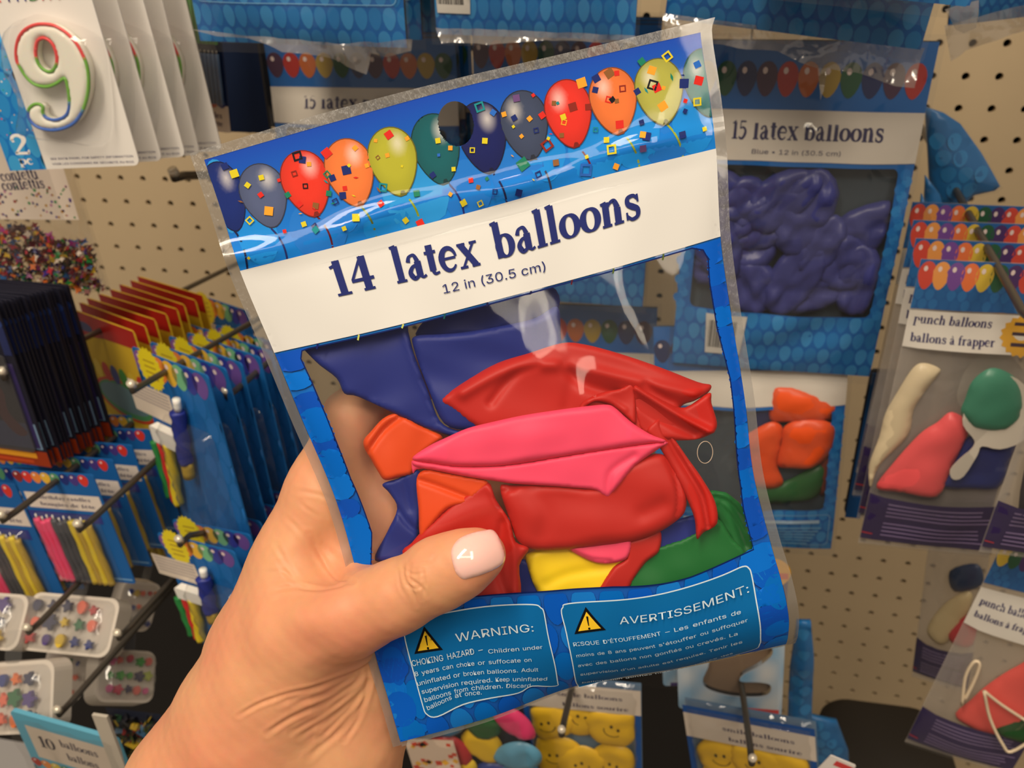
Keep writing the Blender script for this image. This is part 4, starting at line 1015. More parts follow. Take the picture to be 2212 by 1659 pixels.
# ------------------------------------------------------------------ punch balloon bags
VIO = (48, 34, 84)
def punch_bag(fr, label, px=None, contents=(), clabels=(), cg='', head=.15, foot=.20, lab=(.155, .27), text=True, burst=True, seed=1):
    global A
    t = root_at('punch_balloon_bag', fr, label, 'balloon bag'); w, h_ = fr.w, fr.h; S = lumpy(fr, seed, .009)
    wm = lambda xy, l=0.0: fr.map(xy, l+S(np.asarray(xy)))
    A = Art(.006)
    A.add(rect(0, 0, w, h_*head), (22, 92, 160), .008); blobs(A, 0, h_*.06, w, h_*head, w*.07, 4, ((34, 110, 176), (26, 98, 164)))
    little_balloons(A, 0, w, h_*.045, w*.115, h_*.085, ['1f5a3a', '4a2a6a', 'd84a38', 'f0a050', '7a4aa0', 'f07a40', 'e0c040'], seed, .8)
    A.add(rect(0, h_*lab[0], w*.98, h_*lab[1]), (230, 224, 214), .008)
    if text:
        m = (lab[0]+lab[1])/2
        put_serif(A, 'punch balloons', (w*.04, h_*(m-.018)), (w*.56, h_*(m-.014)), h_*.020, (40, 34, 96)); put_serif(A, 'ballons \u00e0 frapper', (w*.04, h_*(m+.038)), (w*.60, h_*(m+.038)), h_*.018, (40, 34, 96))
    if burst:
        q = []
        for k in range(36): a = 2*math.pi*k/36; r = w*(.16 if k % 2 else .14); q.append((w*.78+r*math.cos(a), h_*(lab[0]+lab[1])/2+r*math.sin(a)))
        A.add(np.array(q), (226, 170, 48))
        for k in range(3): A.add(rect(w*.70, h_*(lab[0]+.02+.03*k), w*.86, h_*(lab[0]+.03+.03*k)), (60, 40, 60))
    A.add(rect(0, h_*(1-foot), w, h_*.985), VIO, .008)
    rs = random.Random(seed)
    for k in range(9):
        if k == 4: continue
        y = h_*(1-foot+.02+k*(foot-.05)/9); A.add(rect(w*.14, y, w*(.95-.12*rs.random()), y+h_*.006), (128, 112, 152))
    A.add(rect(w*.0, h_*(1-.045), w*.08, h_*(1-.04)), (170, 60, 70))
    A.build('printed_panel', wm, INKG, t, .00007, .0)
    v, F = fill(rect(0, 0, w, h_*1.015), .007); mesh('front_film', fr.map(v, .0010+S(v)), F, WRAP, t); mesh('back_film', fr.map(v, -.001), F, film('frosted_back', .05, .2, .38, (.9, .9, .9), (30, .3, .002), (.62, .56, .5)), t)
    for i, (col, pts, lf) in enumerate(contents):
        q = fr.inv(pts, .004+lf); V, F = sheet_vf(lambda xy, l=0.0: fr.map(xy, l), q, .004, .010, .004, (), (.001, .03), lf, i, 4); o = mesh('punch_balloon', V, F, LATEXB(col)); tag(o, clabels[i], 'balloon', cg)
    return t
nP = nZ(2050, 800, .50)
fP = Frame((1990, 560), (2335, 575), (1848, 1166), nP)
tP = punch_bag(fP, 'nearest punch balloon bag with green, pink, navy and white balloons', contents=[
    ((226, 208, 172), cA([(1250, 1553), (1290, 1400), (1380, 1240), (1480, 1090), (1560, 1060), (1660, 1100), (1640, 1150), (1560, 1250), (1480, 1380), (1440, 1553), (1250, 1750), (1190, 1900), (1180, 1750)]), .0),
    ((40, 52, 120), cB([(1850, 160), (2050, 140), (2170, 190), (2130, 330), (2060, 500), (1860, 510), (1640, 490), (1740, 330)]), .001),
    ((244, 92, 96), cA([(1520, 1540), (1640, 1460), (1740, 1390), (1860, 1480), (1800, 1640), (1740, 1760), (1640, 1960), (1400, 1930), (1230, 1900), (1330, 1750)]), .003),
    ((70, 134, 110), cA([(1830, 1300), (1880, 1180), (2000, 1095), (2130, 1130), (2215, 1230), (2215, 1400), (2140, 1490), (2010, 1525), (1880, 1490), (1800, 1400)]), .0085)],
    clabels=['cream white punch balloon with a rolled neck in the nearest punch bag', 'navy punch balloon at the lower right of the nearest punch bag', 'coral pink punch balloon in the nearest punch bag', 'round dark green punch balloon with a white outline'], cg='punch balloons in the nearest punch bag', seed=2)
# white outline and stem round the green one is an insert card printed with the balloon
ring = fP.inv(cA([(1830, 1560), (1850, 1500), (1775, 1400), (1790, 1290), (1850, 1170), (2000, 1070), (2140, 1100), (2240, 1230), (2240, 1400), (2160, 1510), (2020, 1560), (1900, 1540), (1870, 1600), (1780, 1740), (1710, 1760), (1690, 1700), (1760, 1620)]))
V, F = slab_vf(fP, spline(ring, 3, True), .0006, lift=.0095); o = mesh('insert_card', V, F, CARD((214, 206, 192)), tP, False); fix_normals(o)
stack(tP, 3, .022, 'punch balloon bag stacked behind the nearest punch bag', 'punch balloon bags on the middle hook', 4, .05, .002, .004)
hook((2235, 668), nP+.06, 'peg hook holding the punch balloon bags at the right', (2157, 579))
nP2 = nZ(2240, 1000, .46)
punch_bag(Frame((2340, 560), (2630, 580), (2190, 1195), nP2), 'punch balloon bag at the right edge, only its dark foot corner showing', contents=[((60, 54, 60), [(2225, 1000), (2270, 960), (2310, 1100), (2210, 1130)], .002)], clabels=['dark balloon at the right picture edge'], cg='punch balloons at the right edge', seed=3, text=False)
nP3 = nZ(2030, 1380, .70)
punch_bag(Frame((2030, 985), (2170, 1010), (1920, 1440), nP3, nP3+.015), 'smaller looking punch bag hanging back near the pegboard, lower right', contents=[((216, 196, 150), [(2000, 1370), (2030, 1320), (2075, 1288), (2098, 1290), (2090, 1330), (2060, 1380), (2030, 1400)], .001), ((200, 60, 66), [(2045, 1372), (2080, 1340), (2110, 1325), (2100, 1400), (2060, 1400)], .003), ((40, 60, 96), [(2050, 1240), (2110, 1225), (2120, 1270), (2060, 1285)], .001)],
          clabels=['cream punch balloon in the rear punch bag', 'red punch balloon in the rear punch bag', 'dull blue balloon in the rear punch bag'], cg='punch balloons in the rear punch bag', text=False, burst=False, head=.02, lab=(.02, .021), seed=5, foot=.19)
nP4 = nZ(2130, 1400, .58)
fP4 = Frame((2165, 1175), (2440, 1245), (2040, 1625), nP4, nP4+.01)
punch_bag(fP4, 'front punch bag in the lower right corner with coral balloon and white cords', contents=[((236, 92, 84), [(2066, 1560), (2100, 1520), (2140, 1485), (2200, 1448), (2260, 1430), (2280, 1560), (2160, 1600)], .001), ((30, 74, 36), [(2150, 1590), (2200, 1560), (2260, 1540), (2260, 1620)], .004)],
          clabels=['coral pink punch balloon in the lower right bag', 'dark green punch balloon in the lower right corner'], cg='punch balloons in the lower right bag', head=.17, lab=(.19, .36), seed=6, burst=False)
for k, line in enumerate(([(2122, 1470), (2135, 1530), (2162, 1585), (2180, 1600), (2230, 1570)], [(2122, 1470), (2160, 1500), (2230, 1545)], [(2075, 1500), (2082, 1440), (2100, 1408), (2112, 1414), (2100, 1450), (2080, 1490)])):
    V, F = tube_vf(fP4.map(fP4.inv(spline(line, 4)), .0095), .0011, 8); o = mesh('rubber_cord', V, F, plain('cream_rubber', (226, 206, 176), .5)); tag(o, ['white rubber cord hanging in a loop over the coral balloon', 'short white rubber cord slanting to the right edge', 'cream rubber cord loop on the left of the lower right bag'][k], 'cord', 'rubber cords of the punch balloons')

# ------------------------------------------------------------------ number 2 card and smiley bags at the bottom
n2 = nZ(1600, 1450, .60)
f2 = up_frame((1466, 1530), (1688, 1546), n2, .135)
t2 = root_at('candle_card', f2, 'sky blue card with a cut-out figure 2 hanging below the held bag', 'number card')
A = Art(); w, h_ = f2.w, f2.h
two = spline(seen(f2, (1540, 1400), (1600, 1385), (1660, 1395), (1668, 1415), (1640, 1440), (1606, 1458), (1600, 1472), (1640, 1474), (1664, 1480), (1662, 1498), (1640, 1506), (1580, 1504), (1530, 1490), (1518, 1470), (1530, 1440)), 4, True)
V, F = slab_vf(f2, rrect(0, 0, w, h_, .003), .0008); 
v, Fa = fill(rrect(0, 0, w, h_, .003), .008, [two]); V = np.concatenate([f2.map(v), f2.map(v, -.0008)]); F = [tuple(q) for q in Fa]+[tuple(i+len(v) for i in q[::-1]) for q in Fa]
o = mesh('card', V, F, CARD((206, 214, 224)), t2, False)
vs, Fs = fill(rrect(0, 0, w, h_, .003), .003, [two])
def sky(v):
    k = np.clip(.5+.6*wob(v, 5, .03), 0, 1)[:, None]; return np.array(lin((120, 176, 216)))*k+np.array(lin((224, 228, 230)))*(1-k)
A.raw(vs, Fs, sky)
p = seen(f2, (1690, 1205), (1745, 1245), (1680, 1235), (1747, 1250))
A.add(rect(0, 0, w, h_*.30), (60, 40, 100)); A.add(disc(w*.86, p[2][1]+.001, w*.16, .012), (240, 176, 40)); A.add(rect(0, p[2][1]+.001, w, p[2][1]+.006), (226, 96, 60))
p = seen(f2, (1482, 1524), (1540, 1535), (1576, 1528), (1682, 1546)); A.add(rect(p[0][0], p[0][1], p[1][0], p[1][1]), (90, 76, 130)); A.add(rect(p[2][0], p[2][1]-.001, p[3][0], p[3][1]-.001), (226, 84, 80))
A.build('printed_face', f2.map, INK, t2, .00002, .00012)
vb, Fb = fill(rrect(w*.12, h_*.55, w*.95, h_*.95, .005), .006); mesh('blister', f2.map(vb, .004), Fb, BLIST, t2)
V, F = slab_vf(f2, two, .002, lift=-.004); mesh('cutout_back', V, F, plain('kraft_back', (140, 116, 92), .6), t2, False)
cc = copy_tree(t2); cc.location += Vector((-.012, .022, .0)); cc.rotation_euler = (0, 0, .12); cc['label'] = 'second figure 2 card peeking out left behind the sky blue one'
t2['group'] = cc['group'] = 'figure 2 cards'
hook((1626, 1637), nZ(1626, 1637, .52), 'silver peg hook hanging down before the right smiley bag', (1600, 1468))
def smiley_bag(fr, label, seed, cl, cg, band=(0.0, .12)):
    global A
    t = root_at('smiley_balloon_bag', fr, label, 'balloon bag'); w, h_ = fr.w, fr.h
    A = Art()
    A.add(rect(0, 0, w, h_), (30, 84, 160), .01, [rect(w*.05, h_*band[1], w*.95, h_*.97)]); A.add(rect(0, h_*band[0], w, h_*band[1]), (222, 210, 196))
    put_serif(A, 'smile balloons', (w*.3, h_*(band[0]*.4+band[1]*.6)-.003), (w*.85, h_*(band[0]*.4+band[1]*.6)-.003), .0028, (60, 50, 90)); put_serif(A, 'ballons sourire', (w*.34, h_*band[1]-.003), (w*.9, h_*band[1]-.003), .0026, (60, 50, 90))
    A.build('printed_panel', fr.map, INKG, t, .00002, .006)
    v, F = fill(rect(0, 0, w, h_), .008); mesh('front_film', fr.map(v, .012*np.clip(poly_dist(rect(0, 0, w, h_), v)/.012, 0, 1)**.5+.001), F, WRAP, t); mesh('back_film', fr.map(v, -.001), F, plain('foil_back', (120, 150, 180), .35), t)
    rs = random.Random(seed)
    for i in range(15):
        cx = w*(.22+.28*(i % 3)+rs.uniform(-.04, .04)); cy = h_*(band[1]+.055+.165*(i//3)+rs.uniform(-.02, .02)); r = w*.23; lf = .002+.0035*rs.random()
        q = disc(cx, cy, r*rs.uniform(.9, 1.15), r*rs.uniform(.95, 1.2), 9, rs.random()); q += np.array([[rs.uniform(-.1, .1)*r, rs.uniform(-.1, .1)*r] for _ in q])
        q[:, 0] = np.clip(q[:, 0], w*.06, w*.94); q[:, 1] = np.clip(q[:, 1], h_*band[1], h_*.96)
        V, F = sheet_vf(lambda xy, l=0.0: fr.map(xy, l), q, .003, .007, .004, (), (.0008, .02), lf, seed+i, 4)
        o = mesh('smiley_balloon', V, F, LATEXB((244, 196, 36))); tag(o, cl, 'balloon', cg)
        B = Art(); a = rs.uniform(-.6, .6); s = r*.42
        R_ = lambda x, y: (cx+s*(x*math.cos(a)-y*math.sin(a)), cy+s*(x*math.sin(a)+y*math.cos(a)))
        B.add(disc(*R_(-.35, -.3), s*.13, s*.2, 10), (60, 44, 20)); B.add(disc(*R_(.35, -.3), s*.13, s*.2, 10), (60, 44, 20)); B.line([R_(math.cos(t_)*.8, math.sin(t_)*.8) for t_ in np.linspace(.3, 2.84, 12)], s*.08, (90, 66, 20))
        B.build('face_print', lambda xy, l: fr.map(xy, l+lf+.0036), INK, o, .00002, .0)
    return t
nS = nZ(1250, 1560, .62)
smiley_bag(Frame((1128, 1455), (1385, 1478), (1120, 1900), nS), 'bag of yellow smiley balloons directly below the held bag', 1, 'yellow smiley balloon in the bag below the held bag', 'smiley balloons in the left bag', (0, .10))
smiley_bag(Frame((1478, 1508), (1762, 1560), (1440, 1930), nS-.01, nS+.01), 'second bag of yellow smiley balloons, below the figure 2 card', 2, 'yellow smiley balloon in the bag below the figure 2 card', 'smiley balloons in the right bag', (.03, .13))
hook((1213, 1575), nZ(1213, 1575, .54), 'dark peg hook pointing down over the left smiley bag', (1231, 1504))
# slim bags behind the figure 2 card
corner_bag([(1700, 1320), (1780, 1320), (1700, 1600), (1722, 1345), (1752, 1345), (1758, 1420), (1752, 1600), (1700, 1600), (1708, 1440)], n2-.05, 'slim blue bag side between the figure 2 card and the pegboard')
corner_bag([(1740, 1540), (1830, 1540), (1740, 1700), (1742, 1545), (1808, 1560), (1832, 1620), (1836, 1700), (1742, 1700)], n2-.10, 'plain blue bag at the bottom edge left of the black bin')
# mixed colour balloons bag at the bottom
fm = Frame((868, 1520), (1128, 1530), (860, 1900), nZ(1000, 1600, .60))
tm = root_at('balloon_bag', fm, 'clear bag of mixed small balloons at the bottom, left of the smiley bag', 'balloon bag'); v, F = fill(rect(0, 0, fm.w, fm.h), .008)
mesh('front_film', fm.map(v, .012+wob(v, 3, .03)*.002), F, WRAP, tm); mesh('back_film', fm.map(v, -.002), F, plain('dark_backing', (40, 44, 60), .5), tm)
A = Art(); A.add(rect(0, fm.h*.1, fm.w*.42, fm.h*.3), (222, 200, 180)); confetti(A, (fm.w*.02, fm.h*.12, fm.w*.4, fm.h*.28), 26, .004, 3, ('d04a30', 'e8b040', 'd04a30')); A.build('label_sticker', fm.map, INK, tm, .00002, .0115)
rs = random.Random(31)
for i, c in enumerate([(232, 190, 36), (70, 130, 170), (30, 92, 44), (216, 60, 110), (30, 34, 60), (180, 44, 50), (232, 190, 36), (90, 150, 180), (30, 92, 44), (230, 196, 50), (40, 60, 130), (70, 130, 170), (200, 70, 40), (24, 70, 40), (216, 60, 110), (232, 190, 36)]):
    cx = fm.w*(.12+.25*(i % 4)+rs.uniform(-.05, .05)); cy = fm.h*(.07+.12*(i//4)+rs.uniform(-.02, .02)); q = balloon_outline(cx, cy, .028*rs.uniform(.8, 1.1), .036, rs.uniform(0, 6), 10)
    V, F = sheet_vf(lambda xy, l=0.0: fm.map(xy, l), q, .004, .006, .004, (), (.001, .02), .001+.004*rs.random(), i, 3); o = mesh('latex_balloon', V, F, LATEXB(c))
    cn = {232: 'yellow', 70: 'pale blue', 30: 'dark green' if c[1] == 92 else 'black', 216: 'pink', 180: 'dark red', 90: 'pale blue', 230: 'yellow', 40: 'navy', 200: 'rust', 24: 'dark green'}[c[0]]
    tag(o, 'small %s balloon in the mixed clear bag at the bottom' % cn, 'balloon', 'mixed small balloons at the bottom')
# bag with 10 at the lower left
fl_ = Frame((20, 1535), (250, 1600), (10, 1720), nZ(120, 1600, .56), nZ(120, 1600, .56)+.01)
tl = root_at('balloon_bag', fl_, 'pale blue bag with a white band reading 10 in the lower left corner', 'balloon bag')
board(fl_, tl, (96, 168, 196), .003, .003); A = Art(); w, h_ = fl_.w, fl_.h
p = seen(fl_, (52, 1550), (238, 1600), (240, 1645), (60, 1590)); A.add(rect(w*.1, h_*.10, w*.98, h_*.40), (214, 200, 184)); put_serif(A, '10', (w*.18, h_*.28), (w*.34, h_*.28), h_*.075, (40, 40, 60)); put_serif(A, 'balloons', (w*.40, h_*.22), (w*.76, h_*.22), h_*.045, (60, 56, 80)); put_serif(A, 'ballons', (w*.42, h_*.34), (w*.72, h_*.34), h_*.045, (60, 56, 80))
little_balloons(A, 0, w, h_*.46, w*.1, h_*.08, ['b03028', 'e08a40', 'd8c040', '3a8a60']); blobs(A, 0, h_*.5, w, h_, w*.12, 3, ((120, 190, 210), (84, 160, 196)))
A.build('printed_face', fl_.map, INKG, tl, .00002, .00012); v, F = fill(rect(0, 0, w, h_), .006); mesh('front_film', fl_.map(v, .004+wob(v, 5, .03)*.002), F, WRAP, tl)
V, F = boxv(0, .010, 0, .002, -.14, 0); pz = at_wall(198, 1545, nZ(198, 1545, .52)); o = mesh('price_strip', [tuple(np.array(q)+pz) for q in V], F, plain('clear_grey_strip', (190, 182, 168), .3), None, False); tag(o, 'pale grey upright strip before the lower left bag', 'strip')
ft = Frame((225, 1530), (345, 1545), (215, 1720), nZ(280, 1600, .62)); tt = root_at('confetti_bag', ft, 'clear bag of dark and bright foil pieces beside the wrist', 'confetti bag')
v, F = fill(rect(0, 0, ft.w, ft.h), .006); mesh('front_film', ft.map(v, .008+wob(v, 8, .02)*.002), F, WRAP, tt); mesh('back_film', ft.map(v, -.001), F, plain('dark_backing', (40, 44, 60), .5), tt)
V = []; F = []; C = []; rs = random.Random(5); pal = [lin(c) for c in ('c0a030', '3a6080', '2a2420', 'a03028', '203a28', '181820', '6a7a30')]
for i in range(260):
    c = ft.map([(rs.uniform(.002, ft.w-.002), rs.uniform(.004, ft.h-.002))], rs.uniform(.001, .007))[0]; s = rs.uniform(.003, .007); a = np.array([rs.gauss(0, 1) for _ in range(3)]); a /= np.linalg.norm(a); b = np.cross(a, [rs.gauss(0, 1) for _ in range(3)]); b /= np.linalg.norm(b); k = len(V)
    V += [c+s*a, c+s*b, c-s*a, c-s*b]; F.append((k, k+1, k+2, k+3)); C += [pal[rs.randrange(len(pal))]]*4
o = mesh('foil_pieces', V, F, ink('foil', .35, .5), tt, False, np.array(C)); tag(o, kind='stuff')

# ------------------------------------------------------------------ odds and ends on the right
fn = up_frame((1838, 1112), (1862, 1114), nZ(1850, 1000, .66), .13); fn.w = .045; fn.O = fn.O-fn.X*.005
tn = root_at('balloon_bag', fn, 'dark navy bag edge between the orange balloon bag and the punch bag', 'balloon bag'); board(fn, tn, (14, 26, 50), .004, .003); V, F = slab_vf(fn, rect(0, 0, fn.w*.25, fn.h), .001, lift=.004); mesh('blue_border', V, F, CARD((20, 84, 150)), tn, False)
hook((373, 368), nZ(373, 368, .60), 'empty peg hook with a bright tip left of the held bag', (440, 378), .0032)
# black rounded bin at the bottom right
c0 = at_wall(1905, 1640, .16)
ys = np.linspace(0, 1, 9); V = []; F = []
prof = rrect(-.062, -.05, .062, .05, .03, 6); nP_ = len(prof)
for k, t in enumerate([0, .02, .05, .1, .3]):
    s = [0.80, .93, .985, 1.0, 1.0][k]; z = [.0, -.002, -.007, -.018, -.20][k]
    V += [(c0[0]+x*s, c0[1]+y*s, c0[2]+.030+z) for x, y in prof]
for k in range(4):
    for i in range(nP_): F.append((k*nP_+i, k*nP_+(i+1) % nP_, (k+1)*nP_+(i+1) % nP_, (k+1)*nP_+i))
F.append(tuple(range(nP_))[::-1])
o = mesh('bin', V, F, plain('black_plastic', (30, 26, 22), .6)); tag(o, 'black rounded plastic bin at the bottom edge under the pegboard', 'bin')
ftg = Frame((1795, 1632), (1850, 1655), (1790, 1690), nZ(1810, 1650, .5)); o = mesh('price_tag', *slab_vf(ftg, rrect(0, 0, ftg.w, ftg.h, .001), .0008), CARD((236, 230, 224)), None, False); tag(o, 'small white price tag with a red edge at the bottom right', 'tag')
A = Art(); A.add(rect(ftg.w*.3, ftg.h*.1, ftg.w, ftg.h*.3), (214, 70, 70)); A.build('red_print', ftg.map, INK, o, .00002, .0001)
V, F = boxv(-.03, float(at_wall(1660, 1450, .07)[0]), WALL_Y-.07, WALL_Y-.004, .45, .70); o = mesh('shade_block', V, F, plain('shade_black', (26, 23, 22), .7), None, False); tag(o, 'black shelf front in shadow behind the smiley bags', 'shelf')  # added black box, gives the dark shade between and behind the smiley bags

# ------------------------------------------------------------------ the bag held in the hand
BX = np.array([3.0, 37.75, 72.5, 107.25, 142.0])
BROWS = [
 (0.0,  [(434, 324), (703, 243), (975, 172), (1250, 108), (1520, 43)]),
 (3.5,  [(441, 345), (707, 268), (977, 193), (1247, 130), (1513, 70)]),
 (20.0, [(481, 465), (742, 396), (1006, 324), (1269, 259), (1531, 196)]),
 (36.0, [(519, 585), (775, 521), (1033, 454), (1290, 383), (1546, 321)]),
 (60.5, [(593, 762), (836, 708), (1075, 647), (1316, 582), (1556, 511)]),
 (80.0, [(652, 905), (888, 845), (1115, 788), (1348, 728), (1577, 664)]),
 (105., [(725, 1079), (945, 1024), (1170, 970), (1390, 915), (1609, 862)]),
 (125., [(768, 1228), (975, 1172), (1190, 1122), (1405, 1070), (1627, 1020)]),
 (144.5, [(792, 1340), (1000, 1293), (1215, 1276), (1440, 1255), (1662, 1164)]),
 (158., [(815, 1430), (1018, 1388), (1224, 1366), (1450, 1343), (1690, 1262)]),
 (170., [(840, 1515), (1036, 1472), (1238, 1432), (1463, 1407), (1704, 1335)]),
 (178., [(856, 1572), (1048, 1527), (1245, 1468), (1468, 1436), (1702, 1378)]),
 (184., [(867, 1609), (1060, 1554), (1250, 1483), (1470, 1444), (1697, 1394)]),
]
BY = np.array([r[0] for r in BROWS]); BP = np.array([r[1] for r in BROWS], float)
def herm(xk, yk, x):
    "cubic through knots (yk: K or KxN) sampled at x"
    xk = np.asarray(xk); K = len(xk)
    yk = np.asarray(yk, float)
    m = np.zeros_like(yk)
    for i in range(K):
        a, b = max(i-1, 0), min(i+1, K-1); m[i] = (yk[b]-yk[a])/(xk[b]-xk[a])
    i = np.clip(np.searchsorted(xk, x)-1, 0, K-2)
    h = xk[i+1]-xk[i]; t = (x-xk[i])/h
    tc = np.clip(t, 0, 1)
    if yk.ndim == 2: idx = np.arange(yk.shape[1]); y0, y1, m0, m1 = yk[i, idx], yk[i+1, idx], m[i, idx], m[i+1, idx]
    else: y0, y1, m0, m1 = yk[i], yk[i+1], m[i], m[i+1]
    r = (2*tc**3-3*tc**2+1)*y0+(tc**3-2*tc**2+tc)*h*m0+(-2*tc**3+3*tc**2)*y1+(tc**3-tc**2)*h*m1
    return r+np.where(t < 0, t*h*m0, 0)+np.where(t > 1, (t-1)*h*m1, 0)
def bag_px(xy):
    xy = np.asarray(xy, float); x, y = xy[:, 0], xy[:, 1]
    rows = np.stack([np.stack([herm(BX, BP[k, :, c], x) for c in (0, 1)], 1) for k in range(len(BY))])
    return np.stack([herm(BY, rows[:, :, 0], y), herm(BY, rows[:, :, 1], y)], 1)
def bag_z(xy):
    x, y = xy[:, 0], xy[:, 1]
    z = .247+.012*y/184
    sx = np.clip((x-6)/133, 0, 1)
    curl = np.clip((y-162)/22, 0, 1)**2*.014*np.clip((x-30)/60, .15, 1)
    wave = wob(np.stack([x, y*.8], 1), 5, 34)*.0007*np.clip((y-8)/20, 0, 1)
    ridge = -.0016*np.exp(-((y-31.5-1.2*np.sin(x/11))/2.6)**2)*(1+.5*np.sin(x/6.3+1))
    pleat = wob(np.stack([x, y*.12], 1), 11, 24)*.0006*np.clip((y-62)/30, 0, 1)
    return z+curl+wave+ridge+pleat
def bag_bulge(xy):
    x, y = xy[:, 0], xy[:, 1]
    return np.sin(math.pi*np.clip((x-4)/137, 0, 1))**.6*np.sin(math.pi*np.clip((y-40)/143, 0, 1))**.8
def bag_front(xy, lift=0.0):
    xy = np.asarray(xy, float); p = bag_px(xy)
    return at_depth(p[:, 0], p[:, 1], bag_z(xy)-.0105*bag_bulge(xy)-lift)
def bag_back(xy, lift=0.0):
    xy = np.asarray(xy, float); p = bag_px(xy)
    return at_depth(p[:, 0], p[:, 1], bag_z(xy)+.0006+.0100*bag_bulge(xy)+lift)
_gx, _gy = np.meshgrid(np.linspace(-2, 147, 75), np.linspace(-2, 186, 95)); _g = np.stack([_gx.ravel(), _gy.ravel()], 1)
_gp = bag_px(_g)
def bag_inv(pts):
    out = []
    for p in np.asarray(pts, float):
        q = _g[((_gp-p)**2).sum(1).argmin()][None]
        for _ in range(4):
            f = bag_px(q)[0]; a = bag_px(q+[[.1, 0]])[0]-f; b = bag_px(q+[[0, .1]])[0]-f
            try: d = np.linalg.solve(np.stack([a, b], 1)/.1, p-f)
            except Exception: break
            q = q+np.clip(d, -3, 3)
        out.append(q[0])
    return np.array(out)
def cr(sc, ox, oy, pts): return [(ox+x/sc, oy+y/sc) for x, y in pts]
c5 = lambda p: cr(3.16, 400, 0, p)
c6 = lambda p: cr(3.16, 1000, 0, p)

held = empty('balloon_bag', at_depth(1100, 1000, .254), 'sealed clear bag of mixed balloons reading 14 latex balloons, held in the hand', 'balloon bag')
FILM_CLEAR = film('clear_bag_film', .028, .06, .004, (.98, .98, .98), (42, .30, .0012), (.8, .8, .78), (1, 1, .35), .6)
FILM_BACK = film('clear_back_film', .03, .12, .015, (.93, .93, .93), (45, .5, .002), (.8, .8, .78), (1, 1, .5), .5)
hole_c = bag_inv([(985, 267)])[0]
hole = disc(hole_c[0], hole_c[1], 4.9, 6.0, 28)
hole2_c = bag_inv([(1523, 977)])[0]
hole2 = disc(hole2_c[0], hole2_c[1], 2.6, 3.0, 20)
out_bag = rect(-.2, 0, 145.2, 184)
v, F = fill(out_bag, 2.0, [hole, hole2]); mesh('front_film', bag_front(v, .0005), F, FILM_CLEAR, held)
v, F = fill(out_bag, 3.0, [hole]); mesh('back_film', bag_back(v), F, FILM_BACK, held)
# crimped seals around the rim
SEAL = film('crimped_seal_film', .05, .3, .24, (.85, .85, .85), (900, .6, .0006), (.42, .40, .37), (1, 1, .1))
def strip(poly, name, lift):
    v, F = fill(poly, 1.5); return mesh(name, bag_front(v, lift), F, SEAL, held)
strip(rect(-.2, 0, 145.2, 3.5), 'heat_seal', .0002)
strip(rect(-.2, 3.5, 2.9, 184), 'heat_seal', .0002)
strip(rect(142.1, 3.5, 145.2, 184), 'heat_seal', .0002)
strip(rect(3, 183, 142, 184.6), 'heat_seal', .0001)

# header, white band, side strips, foot: one printed sheet with a window
A = Art(1.0)
# trace of the window in the picture
win = bag_inv([(668, 752), (871, 706), (1200, 618), (1495, 536), (1519, 540), (1530, 560), (1533, 610), (1549, 708), (1577, 817), (1588, 925), (1600, 1050), (1606, 1100), (1628, 1187),
               (1492, 1247), (1325, 1268), (1142, 1280), (1003, 1292), (900, 1308), (830, 1322), (800, 1240), (803, 1151), (757, 1033), (705, 900), (672, 822), (650, 775), (652, 758)])
def ground(v):
    y = v[:, 1]; t = np.clip((y-4)/30, 0, 1)[:, None]
    top = np.array(lin((0, 72, 186))); low = np.array(lin((0, 128, 222)))
    foot = np.array(lin((0, 92, 190)))
    c = top*(1-t)+low*t
    k = np.clip((y-60)/20, 0, 1)[:, None]; return c*(1-k)+foot*k
sheet_outline = rect(3, 3.5, 142, 183)
A.add(sheet_outline, ground, 1.5, [win, hole])
A.items[-1] = A.items[-1][:3]+(0,)
# pale blob balloons behind the header picture
rs = random.Random(4)
for px, py, w, h in [(560, 520, 90, 110), (690, 500, 130, 150), (840, 500, 110, 120), (900, 420, 150, 190), (1010, 420, 110, 150), (1120, 380, 120, 130), (1290, 330, 130, 150), (1370, 290, 120, 160), (1500, 270, 100, 130), (1180, 340, 90, 100), (740, 440, 90, 120), (480, 420, 60, 170), (1440, 320, 100, 90)]:
    c = bag_inv([(px, py)])[0]
    b = balloon_outline(c[0], c[1], w/7.9, h/7.9, .05, 20); b[:, 0] = np.clip(b[:, 0], 3.1, 141.9); b[:, 1] = np.clip(b[:, 1], 4, 36)
    A.add(b, [(10, 140, 228), (22, 120, 214), (34, 150, 226)][rs.randrange(3)], 2.5, layer=A.L+1)
A.L += 1
# strings
knots = [(676, 459, '5a1028'), (770, 437, '6a7a20'), (866, 412, '8fa020'), (960, 388, '102070'), (1052, 362, '101a50'), (1148, 334, '303a60'), (1240, 309, '6a1030'), (1338, 282, '8a9a30'), (1432, 260, '9aa830'), (578, 486, '182a70'), (488, 480, '0a1848')]
for kx, ky, c in knots:
    p = bag_inv(spline([(kx, ky), (kx+24, ky+26), (kx+40, ky+62), (kx+50, ky+128)], 6))
    A.line(p, .55, c, layer=A.L+1)
A.L += 1
bal = [(485, 418, 82, 150, (10, 40, 120)), (569, 417, 98, 134, (84, 96, 134)), (942, 316, 99, 140, (8, 96, 104)), (1042, 291, 101, 142, (10, 24, 96)),
       (1133, 265, 100, 139, (62, 74, 104)), (1524, 172, 92, 142, (20, 112, 112)), (660, 391, 101, 136, (232, 54, 34)), (755, 367, 101, 137, (244, 128, 62)), (849, 343, 101, 137, (184, 182, 52)),
       (1228, 240, 99, 138, (232, 50, 36)), (1325, 213, 101, 137, (238, 122, 58)), (1424, 192, 103, 136, (178, 176, 74))]
